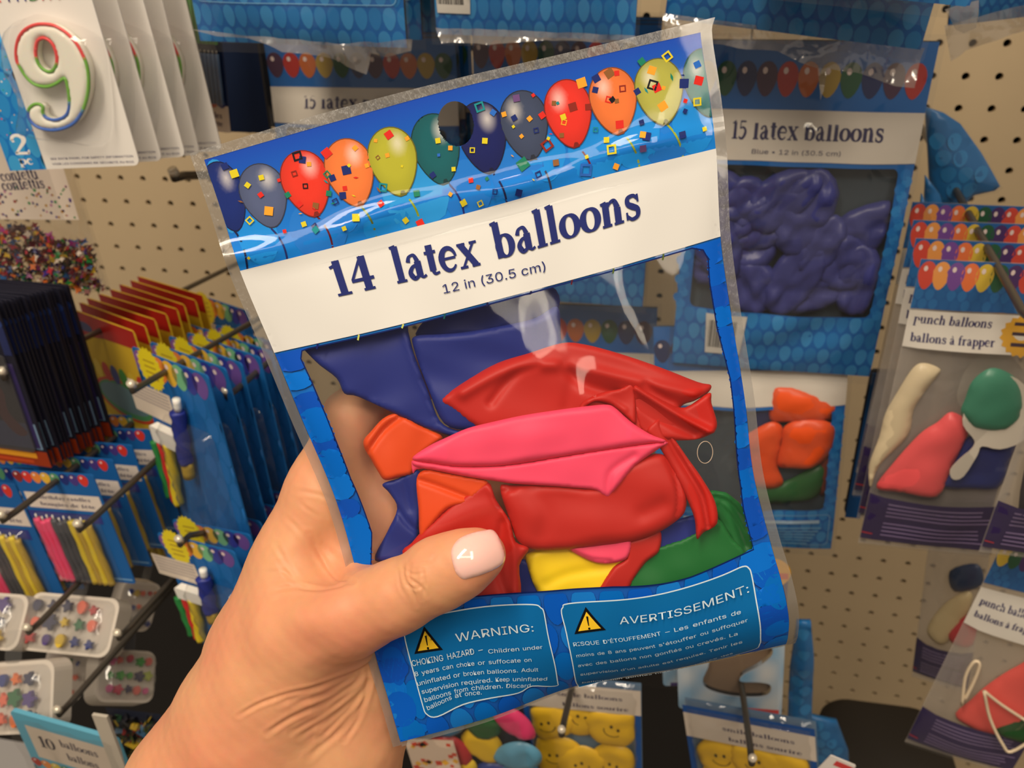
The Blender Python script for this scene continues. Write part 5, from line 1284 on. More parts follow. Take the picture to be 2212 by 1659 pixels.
def bal_col(c, cx, cy, w, h, s=-1):
    c = np.array(lin(c))
    def f(v):
        hx, hy = cx+w*.17*s, cy-h*.20
        d = np.hypot((v[:, 0]-hx)/(w*.5), (v[:, 1]-hy)/(h*.5))
        k = np.clip(1-d/.45, 0, 1)[:, None]**1.2*.62
        e = np.clip((np.hypot((v[:, 0]-cx)/(w*.5), (v[:, 1]-cy)/(h*.5))-.55)/.5, 0, 1)[:, None]*.22
        return (c*(1-e))*(1-k)+np.array([.95, .9, .85])*k
    return f
for px, py, w, h, c in bal:
    q = bag_inv([(px, py)])[0]; w, h = w/7.85, h/7.7*1.02
    b = balloon_outline(q[0], q[1]+.4, w, h, -.02, 34); b[:, 0] = np.clip(b[:, 0], 3.1, 141.9)
    L = A.L+1
    rimc = tuple(v*.55 for v in c)
    b2 = balloon_outline(q[0], q[1]+.4, w*1.05, h*1.035, -.02, 34); b2[:, 0] = np.clip(b2[:, 0], 3.05, 141.95)
    keep = ~inside(b2, [hole_c])[0]
    holes = []
    near = np.hypot(*(q-hole_c)) < 14
    if near:  # keep the hang hole open where a balloon meets it
        va, Ta = fill(b2, .5); m = ~inside(hole, va[Ta].mean(1)); A.raw(va, Ta[m], rimc, L)
        va, Ta = fill(b, .45); m = ~inside(hole, va[Ta].mean(1)); A.raw(va, Ta[m], bal_col(c, q[0], q[1], w, h, 1), L+1)
    else:
        A.add(b2, rimc, 1.2, layer=L); A.add(b, bal_col(c, q[0], q[1], w, h, 1 if px < 1000 else -1), 1.0, layer=L+1)
    kn = (q[0]+.4, q[1]+h*.53)
    if px > 600 and px < 1500: A.quads([[(kn[0]-1, kn[1]+.6), (kn[0]-.3, kn[1]-1), (kn[0]+.5, kn[1]-1), (kn[0]+1.1, kn[1]+.4)]], rimc, layer=L+1)
    A.L += 1
A.L += 1
CC = {'Y': 'd8c828', 'N': '1c2c70', 'R': 'd82c24', 'O': 'f0a030', 'G': '1c7c60', 'T': '1c8890', 'P': '6a4a80', 'D': '8a2a20', 'B': '2a6ac8', 'K': '14141c', 'w': '8a5a30'}
con5 = [(335, 1185, 24, 'Y', 0), (270, 1135, 20, 'N', 0), (515, 1330, 15, 'R', 0), (570, 1440, 26, 'O', 0), (440, 1505, 18, 'Y', 1), (765, 1065, 24, 'K', 1), (800, 1090, 20, 'N', 0), (965, 1045, 26, 'R', 0), (1100, 1160, 26, 'N', 0), (1090, 1285, 13, 'R', 0), (968, 1190, 16, 'G', 1), (1005, 1215, 18, 'N', 0), (820, 1270, 14, 'K', 1), (745, 1185, 15, 'D', 1), (845, 1120, 13, 'O', 0), (1390, 920, 22, 'R', 0), (1515, 945, 12, 'O', 0), (1315, 1075, 10, 'w', 1), (1380, 1060, 12, 'O', 0), (1480, 1135, 7, 'Y', 0), (1725, 960, 15, 'Y', 0), (1810, 1010, 13, 'O', 0), (2010, 730, 24, 'T', 1), (1960, 1025, 14, 'Y', 1), (1335, 1390, 17, 'R', 0), (1025, 1375, 15, 'N', 1), (1075, 1335, 20, 'N', 0), (1165, 1485, 22, 'Y', 0), (810, 1530, 15, 'Y', 0), (1505, 1505, 16, 'Y', 0), (1605, 1525, 22, 'R', 0), (1900, 1385, 18, 'Y', 0), (2015, 1390, 15, 'Y', 1), (2115, 1310, 14, 'N', 1), (700, 1330, 16, 'G', 0), (980, 1320, 16, 'G', 0), (1350, 1280, 22, 'T', 1), (885, 1545, 17, 'N', 0), (1085, 1560, 13, 'Y', 0), (640, 1230, 10, 'R', 0), (1160, 1010, 14, 'O', 0), (1240, 1130, 12, 'O', 0), (890, 1405, 18, 'w', 0), (2060, 1220, 10, 'G', 0), (1950, 1230, 14, 'R', 0), (1690, 1195, 16, 'N', 0), (1580, 1320, 18, 'G', 0), (1300, 960, 10, 'O', 0)]
con6 = [(350, 805, 16, 'N', 0), (455, 810, 14, 'O', 0), (480, 650, 10, 'R', 0), (365, 670, 20, 'P', 0), (400, 930, 11, 'O', 0), (575, 990, 28, 'D', 1), (500, 890, 14, 'N', 1), (690, 835, 15, 'O', 1), (750, 730, 24, 'D', 0), (810, 565, 28, 'O', 0), (855, 730, 18, 'D', 0), (1000, 500, 26, 'w', 0), (1050, 500, 15, 'R', 0), (910, 535, 22, 'N', 0), (1090, 605, 18, 'D', 1), (995, 680, 17, 'R', 1), (1020, 680, 16, 'K', 0), (1050, 690, 13, 'w', 0), (1070, 850, 24, 'R', 0), (1190, 625, 18, 'N', 0), (1325, 600, 24, 'R', 0), (1295, 580, 26, 'K', 1), (1290, 480, 24, 'O', 0), (1365, 725, 26, 'O', 0), (1510, 570, 28, 'N', 0), (1610, 550, 26, 'R', 0), (1600, 440, 20, 'B', 0), (1600, 695, 22, 'Y', 1), (1395, 385, 24, 'Y', 1), (1220, 835, 15, 'N', 0), (980, 955, 17, 'Y', 0), (1015, 1020, 26, 'Y', 1), (840, 1160, 32, 'B', 1), (410, 1120, 32, 'G', 0), (845, 1070, 11, 'Y', 0), (1255, 930, 24, 'N', 0), (1230, 1015, 20, 'P', 0), (1500, 920, 20, 'N', 0), (1650, 880, 13, 'Y', 0), (1370, 600, 11, 'O', 0), (635, 1110, 18, 'w', 0), (1220, 420, 20, 'G', 0), (905, 885, 13, 'T', 1), (515, 1190, 16, 'N', 1), (280, 780, 14, 'O', 0), (1710, 960, 26, 'Y', 0)]
rs = random.Random(9)
for k, (x, y, s, c, hol) in enumerate(con5+con6):
    p = (c5 if k < len(con5) else c6)([(x, y)])[0]
    q = bag_inv([p])[0]; s = s/3.16/7.8*1.7; a = rs.uniform(-.5, .5)
    sq = disc(q[0], q[1], s*.95, s*.95, 4, a+.785)
    if q[0] > 140 or q[0] < 4: continue
    if hol: A.quads(ribbon(disc(q[0], q[1], s*.85, s*.85, 4, a+.785), s*.42, True), CC[c], layer=A.L+1)
    else: A.quads([sq], CC[c], layer=A.L+1)
for i in range(46):   # sprinkles
    x, y = rs.uniform(5, 140), rs.uniform(12, 35); s = rs.uniform(.5, 1.3); a = rs.uniform(0, 1.5)
    if np.hypot(x-hole_c[0], y-hole_c[1]) < 9: continue
    q = disc(x, y, s, s*rs.choice((1, 1, .3)), 4, a)
    A.quads([q], CC[rs.choice('YYRRONGTBw')], layer=A.L+2)
A.L += 2
# white band
band = [(x, 36+.0*x) for x in np.linspace(2.9, 142.1, 30)]+[(x, 60.5) for x in np.linspace(142.1, 2.9, 30)]
A.add(np.array(band), (212, 211, 208), 1.5)
# side strips and foot: blue blob balloons in three tones, clipped to the print
def on_print(b): return not inside(win, b).any()
rs = random.Random(21)
for k in range(30):
    for sx in (0, 1):
        x = 3.2 if sx == 0 else 141.8
        y = 63+k*6.5+rs.uniform(-1, 1)
        w = rs.uniform(8, 15); h = rs.uniform(5, 11)
        b = disc(x+(w*.3 if sx == 0 else -w*.3), y, w*.55, h*.5, 14); b[:, 0] = np.clip(b[:, 0], 3.05, 141.95); b[:, 1] = np.clip(b[:, 1], 61, 183)
        v2, T2 = fill(b, 1.2); m = ~inside(win, v2[T2].mean(1)); A.raw(v2, T2[m], [(0, 102, 204), (4, 90, 198), (6, 110, 212), (10, 78, 186)][rs.randrange(4)], A.L+1+(k % 2))
for i in range(15):
    for j in range(4):
        x = 4+i*9.4+(4.7 if j % 2 else 0); y = 149+j*11
        b = balloon_outline(x, y, 8.4, 12, 0, 18); b[:, 0] = np.clip(b[:, 0], 3.05, 141.95); b[:, 1] = np.clip(b[:, 1], 145.3, 183)
        if np.ptp(b[:, 0]) < 1: continue
        v2, T2 = fill(b, 1.8); m = ~inside(win, v2[T2].mean(1)); A.raw(v2, T2[m], [(0, 104, 196), (4, 88, 196), (20, 118, 206)][(i+j) % 3], A.L+1+(j % 2))
A.L += 2
# dark edge round the window
A.line(win, .4, '0a1f5c', True)
# the thin stripe under the band with string ends
for px, py, c in [(685, 745, '101a60'), (774, 726, 'b8c060'), (869, 700, 'b8c060'), (960, 680, '0a4a50'), (1052, 653, '101040'), (1146, 627, '101040'), (1235, 606, '501020'), (1325, 582, '506020'), (1433, 553, '506020')]:
    p = bag_inv([(px, py-7), (px-1, py+9)]); p[:, 1] = np.clip(p[:, 1], 60.6, 62.6); A.line(p, .5, c, layer=A.L+1)
A.L += 1
def P(*pts): return bag_inv(pts)
TXT = (28, 38, 104)
A.L += 6
a, b = P((728, 641), (820, 621)); put_serif(A, '14', a, b, 6.9, TXT)
a, b = P((857, 613), (1040, 572)); put_serif(A, 'latex', a, b, 6.8, TXT)
a, b = P((1073, 563), (1388, 469)); put_serif(A, 'balloons', a, b, 6.8, TXT)
a, b = P((959, 634), (1179, 584)); put_sans(A, '12 in (30.5 cm)', a, b, 3.4, TXT)
# warning boxes
TEAL = (8, 104, 170); PALE = (208, 226, 238)
def box(pxs):
    o = spline(bag_inv(pxs), 4, True)
    A.add(o, TEAL, 1.1); A.line(o, .38, PALE, True)
E1 = [(876, 1345), (884, 1338), (963, 1324), (1075, 1308), (1150, 1306), (1168, 1313), (1176, 1328), (1190, 1400), (1204, 1470), (1200, 1482), (1150, 1482), (1120, 1497), (1060, 1508), (1000, 1522), (945, 1548), (922, 1543), (912, 1520), (890, 1440), (873, 1370)]
E2 = [(1216, 1312), (1228, 1304), (1330, 1297), (1450, 1278), (1560, 1243), (1604, 1224), (1618, 1228), (1624, 1244), (1634, 1300), (1643, 1370), (1641, 1392), (1620, 1406), (1500, 1436), (1350, 1462), (1262, 1482), (1248, 1480), (1238, 1440), (1224, 1370), (1213, 1325)]
box(E1); box(E2)
def tri(pts):
    q = bag_inv(pts); A.add(q, (14, 14, 18), .8); c = q.mean(0); A.add(c+(q-c)*.72, (240, 196, 44), .8); A.L += 1
    up = q[0]-(q[1]+q[2])/2
    A.quads([[c+up*.30+(-.35, 0), c+up*.30+(.35, 0), c-up*.08+(.15, 0), c-up*.08+(-.15, 0)]], (14, 14, 18)); A.quads([disc(*(c-up*.19), .4, n=10)], (14, 14, 18))
tri([(916, 1353), (957, 1404), (895, 1413)]); tri([(1265, 1311), (1309, 1361), (1241, 1370)])
def T(txt, p0, p1, h): q = bag_inv([p0, p1]); put_sans(A, txt, q[0], q[1], h, PALE)
c4 = lambda x, y: (800+x/2.458, 1150+y/2.458)
def curved(txt, pts, h):
    "letters set one word at a time along a printed line that follows the bag"
    line = bag_inv(spline([c4(*p) for p in pts], 6)); seg = np.r_[0, np.cumsum(np.hypot(*np.diff(line, axis=0).T))]
    tot = seg[-1]; n = len(txt); words = []; i = 0
    for w in txt.split(' '):
        words.append((w, i/n, (i+len(w))/n)); i += len(w)+1
    for w, a, b in words:
        p0 = [np.interp(a*tot, seg, line[:, k]) for k in (0, 1)]; p1 = [np.interp(b*tot, seg, line[:, k]) for k in (0, 1)]
        put_sans(A, w, p0, p1, h, PALE)
curved('WARNING:', [(458, 583), (660, 557), (868, 526)], 3.5)
curved('CHOKING HAZARD -', [(224, 712), (420, 675), (600, 636)], 2.5)
curved('Children under', [(628, 644), (915, 618)], 1.85)
curved('8 years can choke or suffocate on', [(238, 765), (500, 712), (856, 686)], 1.85)
curved('uninflated or broken balloons. Adult', [(252, 815), (520, 760), (892, 738)], 1.85)
curved('supervision required. Keep uninflated', [(275, 858), (560, 800), (938, 786)], 1.85)
curved('balloons from children. Discard', [(290, 902), (540, 838), (850, 822)], 1.85)
curved('balloons at once.', [(305, 945), (450, 880), (592, 860)], 1.85)
curved('AVERTISSEMENT:', [(1325, 488), (1680, 430), (2012, 318)], 3.7)
curved("RISQUE D'\u00c9TOUFFEMENT - Les enfants de", [(1080, 606), (1480, 560), (1968, 432)], 2.1)
curved("moins de 8 ans peuvent s'\u00e9touffer ou suffoquer", [(1096, 664), (1540, 606), (2004, 474)], 1.85)
curved('avec des ballons non gonfl\u00e9s ou crev\u00e9s. La', [(1104, 716), (1540, 652), (1950, 546)], 1.85)
curved("supervision d'un adulte est requise. Tenir les", [(1116, 762), (1540, 704), (1975, 588)], 1.85)
curved('ballons non gonfl\u00e9s hors de la port\u00e9e des', [(1124, 802), (1540, 748), (1925, 645)], 1.85)
printed = A.build('printed_panel', bag_front, ink('bag_print', .6, .12), held, .00003, .0)
# punched ring edge of the small vent hole
V1 = bag_front(disc(hole2_c[0], hole2_c[1], 2.6, 3.0, 24), .0006); V1 = np.vstack([V1, V1[:1]])
vv, ff = tube_vf(V1, .00012, 6, False); mesh('vent_hole_rim', vv, ff, plain('film_edge', (190, 170, 150), .3), held)

# ------------------------------------------------------------------ balloons inside the held bag
def inbag(xy, lift=0.0):
    xy = np.asarray(xy, float)
    return at_depth(xy[:, 0], xy[:, 1], .2535+.000008*(xy[:, 1]-900)-np.asarray(lift))
def latex(name, c, sheen=.25): return plain(name, c, .5, .3, (160, .12, .0004), .03, .08)
LX = {'navy': latex('navy_latex', (28, 42, 124)), 'red': latex('red_latex', (188, 34, 26)), 'pink': latex('pink_latex', (244, 74, 110)), 'orange': latex('orange_latex', (222, 74, 20)),
      'yellow': latex('yellow_latex', (252, 214, 26)), 'green': latex('green_latex', (22, 106, 46))}
def balloon(label, colour, lobes):
    parts = [sheet_vf(inbag, **l) for l in lobes]
    V, F = merge(parts)
    o = mesh('latex_balloon', V, F, LX[colour])
    return tag(o, label, 'balloon', 'balloons inside the held bag')
def lobe(outline, lift, T=.0018, r=16, sp=7, creases=(), noise=(.0006, 130), seed=1, tilt=None, smooth=4, back=.3):
    return dict(outline=outline, T=T, r=r, spacing=sp, creases=creases, noise=noise, lift=lift, seed=seed, smooth=smooth, tilt=tilt, back=back)
balloon('large navy blue balloon folded at the top of the held bag', 'navy', [
    lobe([(655, 735), (760, 700), (870, 670), (882, 716), (896, 768), (925, 844), (950, 909), (990, 930), (1019, 926), (1000, 946), (930, 928), (850, 892), (774, 857), (744, 850), (727, 817), (681, 780)], 0.0005, 0.0010, 8.4, 8, [([(875, 705), (905, 800), (940, 880)], 12, -.0008)], seed=3),
    lobe([(897, 726), (950, 722), (1007, 717), (1088, 703), (1156, 687), (1204, 662), (1211, 720), (1211, 760), (1180, 860), (1100, 930), (1019, 930), (960, 915), (925, 840), (893, 750)], 0.0012, 0.0018, 13.2, 8, [([(930, 800), (1050, 790), (1190, 760)], 50, .0008)], seed=4),
    lobe([(900, 730), (930, 680), (1000, 655), (1100, 632), (1190, 618), (1207, 664), (1150, 695), (1080, 715), (1000, 727)], -0.0035, 0.0008, 7.2, 9, seed=5)])
balloon('largest red balloon curling round the top right of the held bag', 'red', [
    lobe([(953, 863), (1007, 822), (1075, 784), (1142, 763), (1214, 741), (1263, 744), (1336, 763), (1425, 793), (1507, 825), (1536, 832), (1528, 850), (1500, 866), (1470, 880), (1460, 930), (1400, 960), (1300, 970), (1150, 960), (1060, 940), (1010, 910), (975, 882)], 0.0022, 0.0021, 15.6, 6,
         [([(1000, 850), (1100, 800), (1220, 790), (1380, 825), (1500, 852)], 13, -.0016), ([(1060, 870), (1110, 810), (1160, 792)], 10, .0012), ([(1220, 790), (1262, 830), (1330, 850)], 14, .0018), ([(1240, 800), (1226, 880)], 16, .0008), ([(1395, 830), (1440, 862), (1490, 880)], 8, .0012)], seed=6),
    lobe([(1368, 832), (1400, 846), (1440, 868), (1480, 880), (1532, 848), (1537, 871), (1549, 912), (1545, 931), (1536, 938), (1500, 950), (1440, 950), (1390, 935), (1372, 890)], 0.0036, 0.0014, 8.4, 5,
         [([(1372, 838), (1425, 872), (1480, 905), (1536, 934)], 8, -.0022), ([(1380, 870), (1430, 905), (1500, 940)], 9, .0014)], seed=7),
    lobe([(1250, 884), (1262, 866), (1300, 848), (1340, 840), (1366, 830), (1372, 860), (1374, 890), (1372, 918), (1345, 895), (1315, 875), (1285, 868), (1262, 884)], 0.0046, 0.0010, 6, 5, [([(1270, 868), (1310, 862), (1350, 885)], 6, -.0008)], seed=8),
    lobe([(1425, 903), (1438, 918), (1460, 952), (1486, 990), (1516, 1032), (1545, 1084), (1549, 1131), (1520, 1150), (1505, 1164), (1500, 1120), (1480, 1070), (1450, 1010), (1420, 960), (1396, 930)], 0.0040, 0.0016, 8.4, 5,
         [([(1428, 908), (1445, 950), (1480, 1010), (1515, 1070), (1530, 1140)], 6, .0018)], seed=9)])
balloon('bright pink balloon lying across the middle of the held bag', 'pink', [
    lobe([(890, 991), (925, 964), (966, 944), (1010, 925), (1061, 912), (1130, 897), (1208, 885), (1270, 877), (1312, 874), (1330, 882), (1350, 900), (1371, 917), (1405, 938), (1439, 953), (1400, 958), (1320, 970), (1220, 985), (1100, 1004), (1000, 1008), (930, 1000)], 0.0066, 0.0022, 14.4, 5, [([(940, 975), (1050, 950), (1200, 935)], 30, -.0006)], (.0004, 160), 10),
    lobe([(891, 1003), (894, 994), (930, 998), (1000, 1007), (1100, 1003), (1220, 984), (1330, 966), (1438, 954), (1425, 968), (1400, 985), (1371, 1007), (1350, 1032), (1336, 1050), (1322, 1066), (1313, 1075), (1300, 1068), (1283, 1058), (1230, 1053), (1175, 1049), (1110, 1045), (1062, 1038), (1000, 1028), (940, 1016), (905, 1010)], 0.0056, 0.0019, 9.6, 5, [([(1313, 1070), (1320, 1020), (1370, 985)], 8, .0008)], (.0004, 160), 11),
    lobe([(889, 996), (900, 1000), (925, 1010), (900, 1014), (892, 1022)], 0.0046, 0.0006, 6, 4, (), (0, 1), 12)])
balloon('orange balloon at the left edge of the held bag beside the palm', 'orange', [
    lobe([(852, 893), (873, 899), (915, 922), (957, 945), (920, 975), (900, 1000), (893, 1023), (865, 1030), (832, 1037), (816, 1018), (800, 990), (787, 968), (786, 950), (800, 933), (826, 905)], -0.0005, 0.0022, 9.6, 5, [([(868, 898), (830, 928), (800, 968), (792, 982)], 6, .0014)], seed=13)])
balloon('orange balloon tucked under the left end of the pink balloon', 'orange', [
    lobe([(900, 1034), (921, 1014), (960, 1020), (1010, 1030), (1055, 1042), (1010, 1085), (967, 1100), (930, 1140), (908, 1160), (904, 1100)], 0.0040, 0.0016, 7.2, 5, [([(902, 1036), (950, 1052), (1010, 1075)], 6, .0012)], seed=14)])
balloon('small folded navy balloon at the lower left by the thumb base', 'navy', [
    lobe([(826, 1046), (860, 1034), (909, 1020), (906, 1150), (890, 1180), (872, 1210), (810, 1210), (836, 1150), (858, 1099), (842, 1066)], -0.0010, 0.0014, 7.2, 6, [([(858, 1099), (880, 1130), (905, 1150)], 7, .0012), ([(872, 1040), (885, 1100)], 7, .0006)], seed=15)])
balloon('red balloon held down under the thumb', 'red', [
    lobe([(870, 1200), (890, 1172), (917, 1142), (971, 1094), (1015, 1066), (1055, 1042), (1072, 1080), (1102, 1126), (1114, 1170), (1143, 1184), (1122, 1222), (1118, 1300), (1010, 1310), (930, 1280)], 0.0040, 0.0011, 7.2, 6, [([(1060, 1060), (1095, 1120), (1110, 1190), (1112, 1280)], 8, -.0010), ([(930, 1160), (1000, 1110), (1060, 1090)], 22, -.0008), ([(1085, 1130), (1075, 1220), (1095, 1290)], 9, .0010)], seed=16)])
balloon('round red balloon with a rolled rim in the centre of the held bag', 'red', [
    lobe([(1080, 1052), (1110, 1048), (1180, 1045), (1290, 1050), (1340, 1010), (1380, 990), (1414, 980), (1440, 986), (1464, 1018), (1480, 1060), (1484, 1078), (1478, 1108), (1455, 1130), (1423, 1150), (1390, 1162), (1356, 1171), (1300, 1178), (1242, 1185), (1200, 1188), (1152, 1187), (1118, 1168), (1100, 1120)], 0.0034, 0.0029, 24, 6,
         [([(1441, 990), (1458, 1030), (1466, 1075), (1462, 1120)], 5, .0016), ([(1090, 1062), (1098, 1056), (1110, 1052)], 8, .0014), ([(1390, 1110), (1430, 1090)], 18, .0008), ([(1150, 1060), (1180, 1110), (1170, 1160)], 22, .0008)], seed=17)])
balloon('yellow balloon low in the held bag beside the thumb tip', 'yellow', [
    lobe([(1136, 1212), (1152, 1190), (1200, 1180), (1270, 1175), (1345, 1190), (1345, 1230), (1310, 1275), (1290, 1300), (1180, 1300)], -0.0015, 0.0021, 15.6, 6, [([(1180, 1262), (1230, 1240), (1330, 1222)], 12, .0006)], seed=18)])
balloon('small tip of a pink balloon above the yellow one', 'pink', [
    lobe([(1230, 1182), (1290, 1170), (1359, 1162), (1357, 1203), (1325, 1216), (1290, 1216), (1255, 1202)], 0.0020, 0.0013, 6, 4, [([(1240, 1192), (1280, 1208), (1320, 1212)], 4, .0008)], seed=19)])
balloon('red balloon end between the yellow and the green balloon', 'red', [
    lobe([(1350, 1172), (1390, 1158), (1426, 1146), (1424, 1190), (1395, 1215), (1370, 1250), (1340, 1300), (1290, 1290), (1300, 1262), (1325, 1225), (1352, 1205)], 0.0006, 0.0018, 7.2, 5, seed=20)])
balloon('navy balloon showing between the red balloons and the green one', 'navy', [
    lobe([(1420, 1150), (1440, 1130), (1469, 1120), (1516, 1112), (1530, 1140), (1500, 1170), (1446, 1190), (1415, 1195)], -0.0010, 0.0013, 7.2, 6, seed=21)])
balloon('green balloon across the lower right corner of the held bag', 'green', [
    lobe([(1320, 1300), (1325, 1262), (1336, 1238), (1360, 1214), (1383, 1196), (1425, 1180), (1469, 1166), (1510, 1146), (1551, 1121), (1580, 1160), (1612, 1200), (1600, 1260), (1450, 1300)], -0.0006, 0.0016, 6, 6, [([(1383, 1196), (1360, 1230), (1345, 1260)], 6, .0006)], (.0004, 120), 22),
    lobe([(1530, 1064), (1560, 1062), (1577, 1069), (1609, 1098), (1624, 1140), (1630, 1167), (1624, 1200), (1600, 1200), (1570, 1150), (1551, 1120)], -0.0046, 0.0014, 7.2, 5, [([(1545, 1074), (1580, 1090), (1615, 1140)], 6, .0010), ([(1555, 1090), (1590, 1130), (1610, 1180)], 6, .0008)], seed=23)])
balloon('navy balloon edge poking out under the thumb tip', 'navy', [
    lobe([(1110, 1215), (1139, 1210), (1160, 1245), (1185, 1290), (1140, 1310), (1100, 1300), (1105, 1250)], -0.0025, 0.0011, 6, 6, seed=24)])

# ------------------------------------------------------------------ the hand
def surface_nets(Fv, org, h):
    nx, ny, nz = Fv.shape
    S = Fv < 0
    cor = [(i, j, k) for i in (0, 1) for j in (0, 1) for k in (0, 1)]
    cnt = sum(S[i:nx-1+i, j:ny-1+j, k:nz-1+k].astype(np.int8) for i, j, k in cor)
    act = (cnt > 0) & (cnt < 8); idx = np.argwhere(act)
    ids = -np.ones(act.shape, int); ids[act] = np.arange(len(idx))
    acc = np.zeros((len(idx), 3)); num = np.zeros(len(idx))
    I = idx
    for a in range(8):
        for b in range(a+1, 8):
            ca, cb = np.array(cor[a]), np.array(cor[b])
            if np.abs(ca-cb).sum() != 1: continue
            fa = Fv[tuple((I+ca).T)]; fb = Fv[tuple((I+cb).T)]
            m = (fa < 0) != (fb < 0); t = np.where(m, fa/np.where(m, fa-fb, 1), 0)
            acc += m[:, None]*(ca+(cb-ca)*t[:, None]); num += m
    V = org+(I+acc/num[:, None])*h
    Q = []
    for ax in range(3):
        o1, o2 = [a for a in range(3) if a != ax]
        sl0 = [slice(None)]*3; sl1 = [slice(None)]*3
        sl0[ax] = slice(0, -1); sl1[ax] = slice(1, None)
        ch = S[tuple(sl0)] != S[tuple(sl1)]
        e = np.argwhere(ch)
        e = e[(e[:, o1] > 0) & (e[:, o2] > 0) & (e[:, o1] < act.shape[o1]) & (e[:, o2] < act.shape[o2])]
        d1 = np.zeros(3, int); d1[o1] = 1; d2 = np.zeros(3, int); d2[o2] = 1
        q = np.stack([ids[tuple((e-d1-d2).T)], ids[tuple((e-d2).T)], ids[tuple(e.T)], ids[tuple((e-d1).T)]], 1)
        ok = (q >= 0).all(1)
        flip = S[tuple(e.T)]
        if ax == 1: flip = ~flip
        q = np.where(flip[:, None], q, q[:, ::-1])
        Q.append(q[ok])
    return V, np.concatenate(Q)
def capsule(P, a, ra, b, rb):
    d = b-a; t = np.clip(((P-a) @ d)/(d @ d), 0, 1)
    return np.linalg.norm(P-a-t[..., None]*d, axis=-1)-(ra+(rb-ra)*t)
def smin(a, b, k):
    h = np.clip(.5+.5*(b-a)/k, 0, 1); return b*(1-h)+a*h-k*h*(1-h)
def J(px, py, z, rpx): return at_depth(px, py, z), rpx*z/FPX
chains = {
 'palm_a': [(60, 2560, .335, 250), (250, 2200, .305, 215), (380, 1960, .292, 190), (452, 1720, .286, 182), (548, 1546, .279, 160), (612, 1400, .275, 148), (668, 1216, .272, 122), (712, 1060, .270, 90), (757, 905, .269, 62)],
 'palm_b': [(300, 2600, .340, 240), (500, 2230, .306, 210), (640, 1960, .290, 185), (700, 1750, .286, 165), (722, 1600, .281, 146), (800, 1420, .281, 132), (890, 1230, .280, 112), (930, 1130, .279, 95)],
 'palm_c': [(640, 1420, .279, 130), (760, 1250, .279, 120), (860, 1080, .277, 80)],
 'index': [(757, 905, .2700, 60), (835, 832, .2712, 52), (935, 806, .2712, 47), (1010, 800, .2704, 42)],
 'middle': [(860, 1060, .276, 66), (955, 985, .275, 54), (1055, 950, .2735, 48), (1130, 940, .272, 43)],
 'ring': [(905, 1140, .278, 64), (1020, 1085, .276, 52), (1110, 1062, .2745, 46), (1180, 1060, .273, 42)],
 'pinky': [(930, 1240, .279, 58), (1040, 1215, .2765, 44), (1120, 1205, .275, 40), (1180, 1206, .274, 36)],
 'thumb': [(560, 1560, .272, 135), (650, 1372, .2590, 112), (762, 1322, .2500, 92), (858, 1288, .2452, 76), (950, 1240, .2405, 75), (1000, 1216, .2384, 67), (1034, 1200, .2378, 57)],
}
pr = {k: [J(*p) for p in c] for k, c in chains.items()}
allp = np.array([p for c in pr.values() for p, r in c]); mr = .03
keep_lo = allp.min(0)-mr; keep_hi = allp.max(0)+mr
h = .00092
ax = [np.arange(keep_lo[i], keep_hi[i], h) for i in range(3)]
G = np.stack(np.meshgrid(*ax, indexing='ij'), -1).astype(np.float32)
D = None; palm = None
for nme in ('palm_a', 'palm_b', 'palm_c', 'index', 'middle', 'ring', 'pinky', 'thumb'):
    c = pr[nme]; d = None
    for (a, ra), (b, rb) in zip(c[:-1], c[1:]):
        e = capsule(G, a.astype(np.float32), ra, b.astype(np.float32), rb)
        d = e if d is None else smin(d, e, .004)
    if D is None: D = d
    else: D = smin(D, d, {'palm_b': .016, 'palm_c': .012, 'thumb': .010}.get(nme, .004))
V, Q = surface_nets(D, keep_lo, h)
del G, D
def lap(V, Q, n, k=.5):
    E = np.concatenate([Q[:, [0, 1]], Q[:, [1, 2]], Q[:, [2, 3]], Q[:, [3, 0]]])
    for _ in range(n):
        s = np.zeros_like(V); c = np.zeros(len(V))
        for a, b in ((0, 1), (1, 0)):
            np.add.at(s, E[:, a], V[E[:, b]]); np.add.at(c, E[:, a], 1)
        V = V+k*(s/c[:, None]-V)
    return V
V = lap(V, Q, 6)
px, py, _ = project(V)
m = py < 1960
hm = bpy.data.meshes.new('hand'); hm.from_pydata([tuple(p) for p in V], [], [tuple(int(i) for i in q) for q in Q]); hm.validate()
ho = bpy.data.objects.new('hand', hm); COL.objects.link(ho)
md = ho.modifiers.new('s', 'SUBSURF'); md.levels = 1
dg = bpy.context.evaluated_depsgraph_get(); me2 = bpy.data.meshes.new_from_object(ho.evaluated_get(dg))
bpy.data.objects.remove(ho); bpy.data.meshes.remove(hm)
nV = len(me2.vertices); co = np.zeros(nV*3, np.float32); me2.vertices.foreach_get('co', co); co = co.reshape(-1, 3).astype(float)
nr = np.zeros(nV*3, np.float32); me2.vertices.foreach_get('normal', nr); nr = nr.reshape(-1, 3).astype(float)
px, py, pz = project(co)
facing = ((co-CAM)*nr).sum(1) < 0
c8 = lambda pts: [(300+x/2.186, 900+y/2.186) for x, y in pts]
